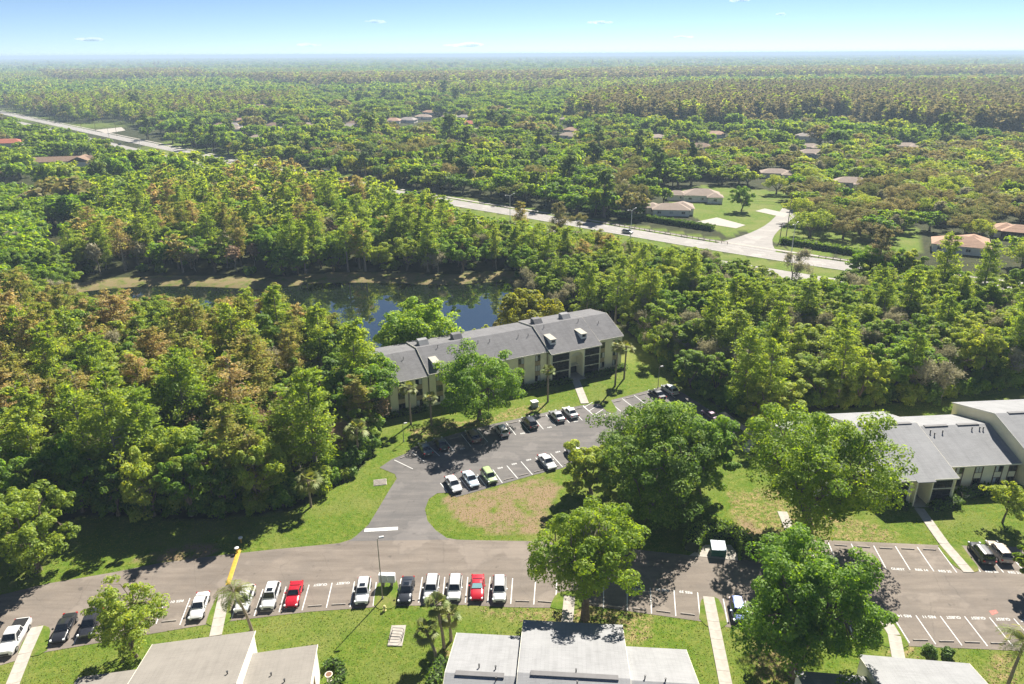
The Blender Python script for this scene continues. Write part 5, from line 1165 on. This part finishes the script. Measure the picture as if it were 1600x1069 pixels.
def make_car(kind):
    c = CARS[kind]; L, w = c['L'], c['w']; c0, c1, c2, c3, zr, zb = c['cab']; parts = {}
    mb = MB(); prof = [(0, 1.0, 0), (.55, .995, 0), (.84, .965, 0), (.97, .80, 0), (1.0, .60, 0), (.985, .38, 0), (.92, .0, 0)]
    rings = []
    for x, zt, f in c['st']:
        zl = .26; r = [(L / 2 - x, s * p * w * f, zl + (zt - zl) * q) for s in (1,) for p, q, _ in prof]; r = r + [(X, -Y, Z) for X, Y, Z in r[::-1][:-1]]
        rings.append(r)
    n = len(rings[0]); k = [len(mb.v)]
    for r in rings: mb.v += r
    for i in range(len(rings) - 1):
        for j in range(n): mb.f.append([i * n + j, i * n + (j + 1) % n, (i + 1) * n + (j + 1) % n, (i + 1) * n + j]); mb.m.append(0)
    mb.f += [list(range(n)), list(range((len(rings) - 1) * n, len(rings) * n))[::-1]]; mb.m += [0, 0]
    parts['body'] = (mb, 'paint', True)
    X = lambda v: L / 2 - v; wb, wr = w * .90, w * .70
    cb = MB(); sec = lambda x, z, hw: [(X(x), -hw, z), (X(x), -hw * .5, z + .03), (X(x), hw * .5, z + .03), (X(x), hw, z)]
    a0, a1, a2, a3 = (c0, zb - .05, wb), (c1, zr - .03, wr), (c2, zr - .03, wr), (c3, zb - .05, wb); R_ = [sec(*a0), sec(*a1), sec((c1 + c2) / 2, zr, wr + .03), sec(*a2), sec(*a3)]
    for r in R_: cb.v += r
    for i in range(4):
        for j in range(3): cb.f.append([i * 4 + j, i * 4 + j + 1, i * 4 + 5 + j, i * 4 + 4 + j]); cb.m.append(0)
    for s in (0, 3): cb.f.append([s + 4 * i for i in range(5)]); cb.m.append(0)
    parts['roof'] = (cb, 'paint', False)
    def on(A_, B_, t): return [A_[i] + (B_[i] - A_[i]) * t for i in range(3)]
    def screen(P, Q, t0, t1, out, inset):
        a, b_ = on(P, Q, t0), on(P, Q, t1); return MB().quad((X(a[0]) + out[0], -(a[2] - inset), a[1] + out[1]), (X(a[0]) + out[0], a[2] - inset, a[1] + out[1]), (X(b_[0]) + out[0], b_[2] - inset, b_[1] + out[1]), (X(b_[0]) + out[0], -(b_[2] - inset), b_[1] + out[1]))
    parts['windshield'] = (screen(a0, a1, .16, .93, (.03, .055), .07), CGLASS, False); parts['rear_window'] = (screen(a3, a2, .2, .9, (-.03, .055), .10), CGLASS, False)
    sides = []
    cm = (c1 + c2) / 2 + .08
    for s in (-1, 1):
        for x0, x1, t0, t1 in ((c0 + .32, cm - .05, c1 + .06, cm - .05), (cm + .05, c3 - .38, cm + .05, c2 - .04)):
            zlo, zhi = zb + .03, zr - .10; fl = (zlo - zb + .05) / (zr - zb); fh = (zhi - zb + .05) / (zr - zb); yl, yh = wb + (wr - wb) * fl + .035, wb + (wr - wb) * fh + .035
            xa = c0 + (c1 - c0) * fl + .16 if x0 < cm - .2 else x0; xb = x1 if x1 < cm else c3 + (c2 - c3) * fl - .16
            ta = c0 + (c1 - c0) * fh + .10 if x0 < cm - .2 else x0; tb = x1 if x1 < cm else c3 + (c2 - c3) * fh - .10
            sides.append(MB().quad((X(xa), s * yl, zlo), (X(xb), s * yl, zlo), (X(tb), s * yh, zhi), (X(ta), s * yh, zhi)))
    parts['side_window'] = (sides, CGLASS, False)
    parts['headlight'] = ([MB().box(X(.32), X(.03), s * w * .80 - .15, s * w * .80 + .06, c['st'][1][1] - .13, c['st'][1][1] + .01) for s in (-1, 1)], LAMP, False)
    zt = c['st'][-2][1]; parts['taillight'] = ([MB().box(X(L + .015), X(L - .22), s * w * .82 - .14, s * w * .82 + .09, zt - .26, zt - .06) for s in (-1, 1)], TAIL, False)
    parts['mirror'] = ([MB().box(X(c0 + .62), X(c0 + .42), s * (w + .10) - .12, s * (w + .10) + .08, zb + .02, zb + .18) for s in (-1, 1)], 'paint', False)
    parts['grille'] = (MB().box(X(.05), X(-.02), -w * .5, w * .5, .40, c['st'][0][1] - .02), BLACKP, False)
    parts['bumper'] = ([MB().box(X(.10), X(-.04), -w * .78, w * .78, .24, .36), MB().box(X(L + .03), X(L - .1), -w * .8, w * .8, .28, .44)], BLACKP, False)
    parts['license_plate'] = (MB().box(X(L + .035), X(L + .02), -.16, .16, .56, .72), PLATE, False)
    if kind == 'pickup': parts['cargo_bed'] = (MB().box(X(5.5), X(3.95), -w * .82, w * .82, 1.10, 1.165), BLACKP, False)
    if kind in ('suv', 'hatch'): parts['roof_rail'] = ([MB().tube([(X(c1 + .1), s * wr * .93, zr - .01), (X(c1 + .3), s * wr * .95, zr + .06), (X(c2 - .3), s * wr * .95, zr + .06), (X(c2), s * wr * .93, zr - .01)], .02, 4) for s in (-1, 1)], BLACKP, False)
    wh = []
    for x in (.17 * L, .81 * L):
        for s in (-1, 1):
            wh.append((X(x), s * (w - .10)))
    return parts, wh
CARMESH = {}
def car(kind, colour, nose, heading, label, cat='car', group=None, reverse=False, z=.035, sunroof=False, shade=False, simple=False, name='parked_car'):
    """nose: ground point of the front bumper (or of the rear bumper when reverse)"""
    if kind not in CARMESH:
        parts, wh = make_car(kind); out = []
        for nm, (mbs, mt, sm) in parts.items():
            for q in mbs if isinstance(mbs, list) else [mbs]:
                me = q.mesh(nm, WHITE if mt == 'paint' else mt); bm = bmesh.new(); bm.from_mesh(me)
                if len(bm.faces) > 4: bmesh.ops.recalc_face_normals(bm, faces=bm.faces)
                if nm in ('body', 'roof'): bmesh.ops.bevel(bm, geom=[e for e in bm.edges if e.is_manifold and e.calc_face_angle(0) > .6], offset=.035, segments=2, affect='EDGES', clamp_overlap=True)
                bm.to_mesh(me); bm.free()
                if sm: me.polygons.foreach_set('use_smooth', [True] * len(me.polygons)); me.set_sharp_from_angle(angle=R(38))
                out.append((nm, me, mt == 'paint'))
        ty = MB().tube([(0, -.12, 0), (0, -.13, 0), (0, .13, 0), (0, .12, 0)], [.27, .34, .34, .27], 20).mesh('wheel', TYRE); ri = MB().tube([(0, -.135, 0), (0, .135, 0)], .215, 14).mesh('rim', RIM)
        CARMESH[kind] = (out, wh, ty, ri)
    out, wh, ty, ri = CARMESH[kind]; L = CARS[kind]['L']; k = L / 2 * (1 if reverse else -1)
    t = empty(name, (nose[0] + math.cos(heading) * k, nose[1] + math.sin(heading) * k, z), heading)
    for nm, me, pt in out:
        if simple and nm in ('license_plate', 'roof_rail', 'bumper', 'grille', 'mirror'): continue
        o = mesh_obj(nm, me, t)
        if pt: o.material_slots[0].link = 'OBJECT'; o.material_slots[0].material = colour
        if shade and nm == 'windshield': o.material_slots[0].link = 'OBJECT'; o.material_slots[0].material = SHADE
    for x, y in wh:
        w_ = mesh_obj('wheel', ty, t); w_.location = (x, y, .34); mesh_obj('rim', ri, w_)
    if sunroof:
        c = CARS[kind]['cab']; MB().box(L / 2 - (c[1] + .75), L / 2 - (c[1] + .12), -.38, .38, c[4] + .01, c[4] + .04).build('sunroof', CGLASS, t)
    return tag(t, label, cat, group)
PW = paint('white_paint', (0.66, 0.66, 0.655)); PB = paint('black_paint', (0.024, 0.025, 0.030)); PR_ = paint('red_car_paint', (0.46, 0.008, 0.02)); PG = paint('dark_grey_paint', (0.045, 0.05, 0.06), .3); PS = paint('silver_paint', (0.46, 0.46, 0.47), .5); PLB = paint('pale_blue_paint', (0.55, 0.65, 0.72), .2)
PGR = paint('green_paint', (0.36, 0.46, 0.22)); PBZ = paint('bronze_paint', (0.21, 0.16, 0.13), .4); PDG = paint('dark_green_paint', (0.07, 0.10, 0.095), .3); PBL = paint('blue_paint', (0.03, 0.06, 0.20), .3); PT = paint('tan_paint', (0.42, 0.36, 0.30), .4); PO = paint('orange_paint', (0.6, 0.22, 0.05)); PPU = paint('plum_paint', (0.10, 0.05, 0.09), .3)
hA = bays['a'][0][2]; hB = bays['b'][2][2]; hC = bays['c'][2][2]; hI = bays['i'][6][2]; hJ = bays['j'][2][2]; hK = bays['k'][3][2]; hH = bays['h'][0][2]; hE = bays['e'][0][2]
for kind, col, px, hd, lb, kw in (
    ('pickup', PW, (8, 1029), hA, 'white pickup truck at the lower left edge', {}), ('sedan', PB, (91, 1008), hA, 'black sedan right of the white pickup', {}), ('suv', PB, (134, 1001), hA, 'black suv left of the round leafy tree', {}), ('sedan', PW, (306, 972), bays['a'][3][2], 'white sedan alone right of the round leafy tree', {}),
    ('suv', PW, (377, 961), hB, 'white suv partly under the feathery palm', {}), ('suv', PW, (418, 956), hB, 'white suv with sunroof between palm and red car', dict(sunroof=True)), ('coupe', PR_, (455, 953), hB, 'red car beside two empty guest bays', {}), ('suv', PW, (565, 948), hB, 'white suv with sunroof left of the lamp post', dict(sunroof=True)),
    ('sedan', PG, (632, 946), hC, 'dark grey sedan just right of the lamp post', dict(sunroof=True)), ('suv', PW, (672, 943), hC, 'white suv between the dark sedan and the larger white suv', {}), ('suv', PW, (709, 943), hC, 'larger white suv with roof rails behind the palms', {}), ('coupe', PR_, (745, 942), hC, 'red car with pale sunshade in its windshield', dict(shade=True)), ('suv', PW, (780, 945), hC, 'white suv at the right end right of the red car', {}),
    ('hatch', PBL, (1156, 978), hE, 'blue car half under the large green tree', {}),
    ('suv', PB, (1545, 886), hH, 'black suv beside the footpath at the right edge', dict(reverse=True)), ('suv', PT, (1573, 884), hH, 'tan suv beside the black one at the right edge', dict(reverse=True)),
    ('sedan', PDG, (670, 715), hI, 'dark green sedan at the left end of the shaded row', dict(reverse=True)), ('sedan', PB, (695, 707), hI, 'black sedan second in the shaded row', dict(reverse=True)), ('suv', PBZ, (745, 695), hI, 'bronze suv in the shade of the round oak', dict(reverse=True)), ('hatch', PS, (790, 685), hI, 'silver car beside the oak trunk', dict(reverse=True)),
    ('suv', PB, (835, 673), hI, 'black suv with bright roof below the utility box', dict(reverse=True)), ('sedan', PS, (878, 662), hI, 'silver sedan left of a white one by the hatched bay', dict(reverse=True)), ('sedan', PW, (899, 656), hI, 'white sedan next to the hatched bay', dict(reverse=True)),
    ('sedan', PB, (1036, 627), hJ, 'black sedan in the bays right of the palms', dict(reverse=True)), ('suv', PS, (1056, 620), hJ, 'grey suv at the end beside the black sedan', dict(reverse=True)), ('sedan', PPU, (1122, 661), hJ, 'plum coloured car mostly hidden behind the shady clump', dict(reverse=True)), ('suv', PB, (1139, 672), hJ, 'dark car behind the shady clump nearest the path', dict(reverse=True)),
    ('sedan', PW, (716, 772), hK, 'white sedan at the left end of the dirt island row', {}), ('sedan', PLB, (743, 764), hK, 'pale blue sedan between the white and green cars', {}), ('hatch', PGR, (771, 758), hK, 'boxy light green hatchback at the dirt island', {}), ('sedan', PW, (864, 736), hK, 'white sedan alone near the shady clump', {}), ('suv', PW, (908, 722), hK, 'white car half hidden by the shady clump', {})):
    car(kind, col, G(*px), hd, lb, group='cars parked in the lots', **kw)
def hw_heading(x, y): return min(((math.hypot(px_ - x, py_ - y), a) for px_, py_, a in along(HW, 8)), key=lambda t: t[0])[1]
for kind, col, px, lb in (('suv', PS, (988, 366), 'silver suv driving on the highway below the hedge'), ('sedan', PB, (289, 246), 'dark car on the highway at the bend'), ('pickup', PO, (249, 237), 'orange truck on the highway'), ('sedan', PG, (271, 242), 'dark car right behind the orange truck on the highway'),
                          ('sedan', PB, (189, 227), 'dark car on the highway left of the lamp post'), ('sedan', PB, (125, 212), 'black car on the far highway beside a blue one'), ('sedan', PG, (108, 205), 'grey car on the far highway behind the black one'), ('sedan', PLB, (102, 207), 'pale blue car on the far highway'), ('suv', PB, (84, 202), 'small dark suv farthest up the highway')):
    x, y = G(*px); d = hw_heading(x, y); car(kind, col, (x, y), d, lb, group='cars driving on the highway', simple=True, z=.062, name='moving_car')
for k, (kind, col, px, a) in enumerate((('suv', PB, (175, 284), .4), ('pickup', PW, (186, 277), .4), ('sedan', PR_, (268, 262), .9))):
    car(kind, col, G(*px), a, ('black car parked before the blue gabled building', 'white truck parked beside the blue gabled building', 'red car on the drive beside the highway trees')[k], simple=True, z=.075)

# ================================================================== lamps, poles, small things
POLE = plain('pole_metal', (0.30, 0.27, 0.23), .6, .1, metal=.3); WOODP = plain('pole_wood', (0.27, 0.21, 0.16), .9, .2); PALEP = plain('pale_pole', (0.62, 0.62, 0.60), .6, .06)
def lamp(px, h, label, r=.075):
    p = G(*px); t = empty('lamp_post', (*p, 0), .3)
    MB().cyl(0, 0, 0, h, r * 1.2, r * .7, 10).build('pole', POLE, t); MB().cyl(0, 0, 0, .35, r * 2.2, r * 1.8, 10).build('base', CONC, t)
    MB().tube([(0, 0, h - .05), (.35, 0, h + .12)], .035, 6).build('arm', POLE, t); MB().extr([(-.16, h + .08), (.16, h + .08), (.11, h + .24), (-.11, h + .24)], 'x', .25, .85).build('lamp_head', PALEP, t)
    tag(t, label, 'lamp post')
lamp((598, 936), height((598, 936), 842), 'tall slender lamp post on the grass between the bay rows')
lamp((631, 690), height((631, 690), 663), 'short lamp post on the lawn left of the shaded row', .06)
lamp((1028, 606), height((1028, 606), 574), 'lamp post behind the two cars right of the palms', .06)
def street_light(px, h, label, two=True):
    x, y = G(*px); t = empty('street_light', (x, y, 0), hw_heading(x, y) + math.pi / 2); MB().cyl(0, 0, 0, h, .16, .09, 8).build('pole', PALEP, t)
    for s in ((-1, 1) if two else (1,)):
        MB().tube([(0, 0, h - .3), (s * 1.2, 0, h + .35), (s * 2.6, 0, h + .5)], .06, 6).build('arm', PALEP, t); MB().box(min(s * 2.5, s * 3.3), max(s * 2.5, s * 3.3), -.15, .15, h + .42, h + .58).build('lamp_head', PALEP, t)
    tag(t, label, 'street light')
for px, h, lb in (((222, 246), 11, 'double armed street light left of the orange truck'), ((275, 262), 11, 'double armed street light right of the orange truck'), ((418, 272), 10, 'white street light above the wood near the green sign'), ((797, 345), 11, 'pale street light by the highway left of the tall cypress'),
                  ((985, 372), 11, 'street light beside the silver suv'), ((172, 222), 11, 'street light far up the highway median'), ((20, 192), 12, 'street light at the left edge of the highway'), ((1236, 398), 11, 'street light at the mouth of the side street'), ((335, 258), 10, 'street light at the highway bend right of the cars')):
    street_light(px, h, lb, h > 10)
POLES = []
for px, tv, lb in (((853, 322), 268, 'tall pale utility pole behind the highway in the middle'), ((1009, 336), 296, 'utility pole with crossarm at the clipped hedge'), ((1228, 372), 312, 'utility pole behind the side street corner'), ((1218, 378), 348, 'short dark pole at the side street'), ((62, 182), 160, 'utility pole farthest left above the highway'), ((75, 184), 166, 'second utility pole above the highway'),
                   ((93, 188), 172, 'third utility pole above the highway'), ((107, 193), 177, 'fourth utility pole above the highway'), ((127, 200), 173, 'fifth utility pole above the highway, taller'), ((150, 206), 180, 'sixth utility pole above the highway'), ((183, 213), 187, 'last utility pole above the highway before the dark trees')):
    h = max(6, height(px, tv)); x, y = G(*px); t = empty('utility_pole', (x, y, 0), hw_heading(x, y) + math.pi / 2); MB().cyl(0, 0, 0, h, .19, .12, 8).build('pole', PALEP if 'pale' in lb else WOODP, t)
    MB().box(-1.2, 1.2, -.06, .06, h - .9, h - .75).build('crossarm', WOODP, t); tag(t, lb, 'utility pole'); POLES.append((x, y, h))
def wire(p, q, sag, label):
    pts_ = [(p[0] + (q[0] - p[0]) * i / 10, p[1] + (q[1] - p[1]) * i / 10, p[2] + (q[2] - p[2]) * i / 10 - sag * 4 * (i / 10) * (1 - i / 10)) for i in range(11)]
    tag(MB().tube(pts_, .022, 4).build('power_line', DARKM), label, 'cable')
pa, pb, pc = POLES[0], POLES[1], POLES[2]; pd = (*G(1640, 400), 11.0)
for k, dz in enumerate((-.2, -1.0, -2.0)):
    nm = ('topmost', 'middle', 'lowest')[k]
    wire((pa[0], pa[1], pa[2] + dz), (pb[0], pb[1], pb[2] + dz), 1.0, nm + ' power line over the hedge beside the highway'); wire((pb[0], pb[1], pb[2] + dz), (pc[0], pc[1], pc[2] + dz), 1.0, nm + ' power line before the pale house'); wire((pc[0], pc[1], pc[2] + dz), (pd[0], pd[1], pd[2] + dz), 1.2, nm + ' power line in front of the brown oaks')
# wooden guard rail along the far side of the highway
gr = tag(empty('guard_rail', (*G(950, 348), 0)), 'low dark wooden guard rail between highway and pavement', 'guard rail'); o0 = G(950, 348)
ln = [p for p in offset_line(HW, 12.2)]; posts = [(x, y, a) for x, y, a in along(ln, 2.4, 0) if 38 < x < 150 and not 84 < x < 108]
for (x0, y0, a0), (x1, y1, a1) in zip(posts[:-1], posts[1:]):
    MB().box(x0 - o0[0] - .09, x0 - o0[0] + .09, y0 - o0[1] - .09, y0 - o0[1] + .09, 0, .95).build('post', WOODP, gr)
    if math.hypot(x1 - x0, y1 - y0) < 4: MB().tube([(x0 - o0[0], y0 - o0[1], .72), (x1 - o0[0], y1 - o0[1], .72)], .09, 4).build('rail', WOODP, gr)
# green road sign on a white gantry arm
x, y = G(512, 286); t = tag(empty('road_sign', (x, y, 0), -.75), 'green highway sign on a white arm above the trees', 'sign'); MB().cyl(3, 0, 0, 8, .15, .12, 8).build('post', PALEP, t); MB().tube([(3, 0, 7.4), (-2.4, 0, 7.6)], .08, 6).build('arm', PALEP, t); MB().box(-2.6, .8, -.14, -.06, 5.6, 7.3).build('board', plain('sign_green', (0.0, 0.22, 0.13), .5, .03), t)
# mail boxes, hydrant, bike rack, utility box, dumpster
x, y = G(606, 915); t = tag(empty('mailbox_cluster', (x, y, 0), -.05), 'two white mailbox cabinets on a stand beside the lamp post', 'mailboxes'); WB = plain('white_metal', (.76, .76, .75), .45, .04)
for s in (-1, 1): MB().box(s * .58 - .54, s * .58 + .54, -.35, .35, .75, 2.0).build('cabinet', WB, t, bevel=.03); MB().box(s * .58 - .42, s * .58 + .42, -.375, -.35, .85, 1.9).build('door', PALEP, t); MB().box(s * .58 - .18, s * .58 + .18, -.15, .15, 0, .75).build('stand', POLE, t)
x, y = G(601, 954); t = tag(empty('fire_hydrant', (x, y, 0)), 'pale yellow fire hydrant on the grass below the lamp post', 'fire hydrant'); HY = plain('hydrant_paint', (.70, .62, .28), .5, .1)
MB().tube([(0, 0, 0), (0, 0, .08), (0, 0, .08), (0, 0, .6), (0, 0, .66), (0, 0, .8), (0, 0, .86)], [.24, .24, .16, .16, .2, .14, .05], 12).build('barrel', HY, t)
for d in ((.3, 0), (-.3, 0), (0, -.3)): MB().tube([(0, 0, .48), (d[0], d[1], .48)], .08, 8).build('outlet', HY, t)
pd_ = GS([(612, 978), (634.5, 977.5), (628.5, 1010), (605.5, 1010)]); tag(sheet('concrete_pad', pd_, .09, CONC, thick=.08), 'pale concrete pad under the bike rack', 'concrete pad')
x, y = G(620, 996); t = tag(empty('bike_rack', (x, y, .09), -.08), 'dark looped bike rack on the concrete pad', 'bike rack')
for k in range(4):
    yy = -.75 + k * .5; MB().tube([(-.75, yy, 0), (-.75, yy, .55), (-.6, yy, .72), (.6, yy, .72), (.75, yy, .55), (.75, yy, 0)], .03, 6).build('hoop', DARKM, t)
MB().tube([(-.75, -.85, .03), (-.75, .85, .03)], .03, 6).build('rail', DARKM, t); MB().tube([(.75, -.85, .03), (.75, .85, .03)], .03, 6).build('rail', DARKM, t)
x, y = G(835, 635); t = tag(empty('utility_box', (x, y, 0), angA), 'pale green utility box on the lawn by the black suv', 'utility box'); MB().box(-.65, .65, -.6, .6, 0, 1.1).build('cabinet', plain('box_green', (.40, .44, .40), .6, .06), t, bevel=.04); MB().extr([(-.68, 1.1), (.68, 1.1), (.68, 1.22), (-.68, 1.28)], 'x', -.7, .7).build('lid', WB, t); MB().box(-.75, .75, -.75, .75, 0, .06).build('base', CONC, t)
tag(sheet('concrete_pad', GS([(1077, 868.5), (1102, 852), (1142, 852), (1152, 866), (1153, 876.5)]), .07, CONC, thick=.06), 'pale concrete apron under the green dumpster', 'concrete pad')
x, y = G(1121, 866); t = tag(empty('dumpster', (x, y, .07), -.12), 'dark green dumpster with pale lids inside the curved hedge', 'dumpster'); GRN = plain('dumpster_green', (.012, .085, .055), .5, .25)
MB().extr([(-.85, .15), (.85, .15), (1.0, 1.5), (-.85, 1.25)], 'x', -1.05, 1.05).build('bin', GRN, t, recalc=True)
for s in (-1, 1): MB().extr([(-.9, 1.28), (1.05, 1.54), (1.05, 1.60), (-.9, 1.34)], 'x', s * .53 - .5, s * .53 + .5).build('lid', plain('pale_lid', (.46, .55, .58), .5, .08), t, recalc=True)
for s in (-1, 1): MB().box(s * 1.06 - .06, s * 1.06 + .06, -.6, .6, .75, .95).build('fork_pocket', GRN, t)
for sx in (-.8, .8):
    for sy in (-.6, .6): MB().tube([(sx - .04, sy, .08), (sx + .04, sy, .08)], .08, 10).build('caster', DARKM, t)
x, y = G(515, 1064); t = tag(empty('planter_urn', (x, y, 0)), 'pale urn planter inside the round hedge', 'urn'); MB().tube([(0, 0, 0), (0, 0, .1), (0, 0, .2), (0, 0, .6), (0, 0, 1.0), (0, 0, 1.05)], [.3, .3, .16, .3, .42, .46], 14).build('bowl', plain('urn_stone', (.66, .60, .52), .85, .1), t); MB().cyl(0, 0, 1.02, 1.06, .36, n=14).build('soil', plain('soil', (.20, .11, .07), .95, .2), t)
x, y = G(1507, 778); t = tag(empty('urn', (x, y, 0)), 'pale round planter ring in front of the two-storey windows', 'urn'); MB().tube([(0, 0, 0), (0, 0, .2), (0, 0, .7), (0, 0, .8)], [.3, .4, .62, .66], 14).build('bowl', plain('urn_stone', (.6, .6, .6)), t); MB().cyl(0, 0, .78, .83, .52, n=14).build('soil', plain('soil', (.2, .1, .07)), t)
for k in range(3):
    p = Ap(-1.1, 2.2 + k * 2.4); t = tag(empty('air_conditioner', (*p, 0), angA), ('air conditioner nearest the front corner of the dark roofed block', 'middle air conditioner at the left end wall', 'air conditioner farthest back at the left end wall')[k], 'air conditioner'); MB().box(-.42, .42, -.42, .42, 0, .85).build('case', PALEP, t, bevel=.03); MB().cyl(0, 0, .85, .88, .34, n=16).build('fan_grille', DARKM, t)
# pale slabs in the grass left of the entry: a broken pallet-like utility cover
t = tag(empty('utility_cover', (*G(594, 754), 0), .2), 'weathered slatted utility cover in the grass beside the entry', 'utility cover'); MB().box(-1.1, 1.1, -.95, .95, 0, .06).build('base', CONC, t)
for k in range(5): MB().box(-1.0, 1.0, -.85 + k * .36, -.62 + k * .36, .06, .13).build('slat', plain('grey_stop', (.3, .27, .24)), t)
# fountain in the small lake, radio mast, gravestone-like signs
x, y = G(660, 200); t = tag(empty('fountain', (x, y, .12)), 'small white fountain jet in the far lake', 'fountain'); MB().tube([(0, 0, 0), (0, 0, 2), (0, 0, 4.5), (0, 0, 6)], [1.1, .8, .5, .1], 8).build('jet', plain('spray', (.85, .88, .9), .8), t); MB().cyl(0, 0, 0, .3, 1.4, n=10).build('float_ring', DARKM, t)
x, y = G(292, 117); t = tag(empty('radio_mast', (x, y, 0)), 'thin radio mast above the far forest at left', 'mast'); MB().cyl(0, 0, 0, 62, 1.0, .5, 6).build('mast', PALEP, t)
for k in range(3): MB().tube([(0, 0, 50), (28 * math.cos(k * 2.1), 28 * math.sin(k * 2.1), 0)], .12, 3).build('guy_wire', PALEP, t)

# ================================================================== air and clouds
HZ = MB().box(-59000, 59000, -3500, 59000, -3.6, EYE + 6).build('haze', [], None); tag(HZ, kind='stuff')
m = bpy.data.materials.new('haze_air'); m.use_nodes = True; nt = m.node_tree; nt.nodes.clear(); out = nt.nodes.new('ShaderNodeOutputMaterial'); pv = nt.nodes.new('ShaderNodeVolumePrincipled')
pv.inputs['Color'].default_value = (0.62, 0.80, 1.0, 1); pv.inputs['Density'].default_value = 0.00019; pv.inputs['Anisotropy'].default_value = 0.0
nt.links.new(pv.outputs[0], out.inputs['Volume']); HZ.data.materials.append(m)
CM = bpy.data.materials.new('cloud_vapour'); CM.use_nodes = True; nt = CM.node_tree; nt.nodes.clear(); out = nt.nodes.new('ShaderNodeOutputMaterial'); pv = nt.nodes.new('ShaderNodeVolumePrincipled'); pv.inputs['Density'].default_value = 0.0009; pv.inputs['Color'].default_value = (1, 1, 1, 1); pv.inputs['Anisotropy'].default_value = .3
nt.links.new(pv.outputs[0], out.inputs['Volume'])
for k, (px, wd, ht) in enumerate((((588, 35), 34, 9), ((733, 71), 64, 10), ((484, 71), 34, 8), ((940, 36), 30, 8), ((1068, 58), 28, 6), ((1156, 1), 36, 7), ((1220, 23), 22, 6), ((146, 63), 46, 6))):
    d = Vector(ray(*px)).normalized() * 30000; rng2 = np.random.default_rng(k); bm = bmesh.new(); sx = wd * 30000 / FPX * .30; sz = ht * 30000 / FPX * .32
    for i in range(16):
        c = (rng2.normal() * sx * .55, rng2.normal() * sx * .4, abs(rng2.normal()) * sz * .4); f = rng2.uniform(.3, .85)
        bmesh.ops.create_icosphere(bm, subdivisions=2, radius=1.0, matrix=Matrix.Translation(c) @ Matrix.Diagonal((sx * f, sx * f, sz * f, 1)))
    me = bpy.data.meshes.new('cloud'); bm.to_mesh(me); bm.free(); me.materials.append(CM); o = mesh_obj('cloud', me); o.location = (d.x, d.y, d.z + EYE)
    tag(o, ('small white cloud wisp left of the middle, high in the sky', 'widest white cloud wisp low above the middle horizon', 'small wisp low above the horizon left of the widest one', 'small wisp right of the middle', 'faint thin wisp low right of the middle', 'wisp cut by the top edge of the sky', 'tiny wisp below the one at the top edge', 'faint long wisp at the far left')[k], 'cloud', 'small clouds')
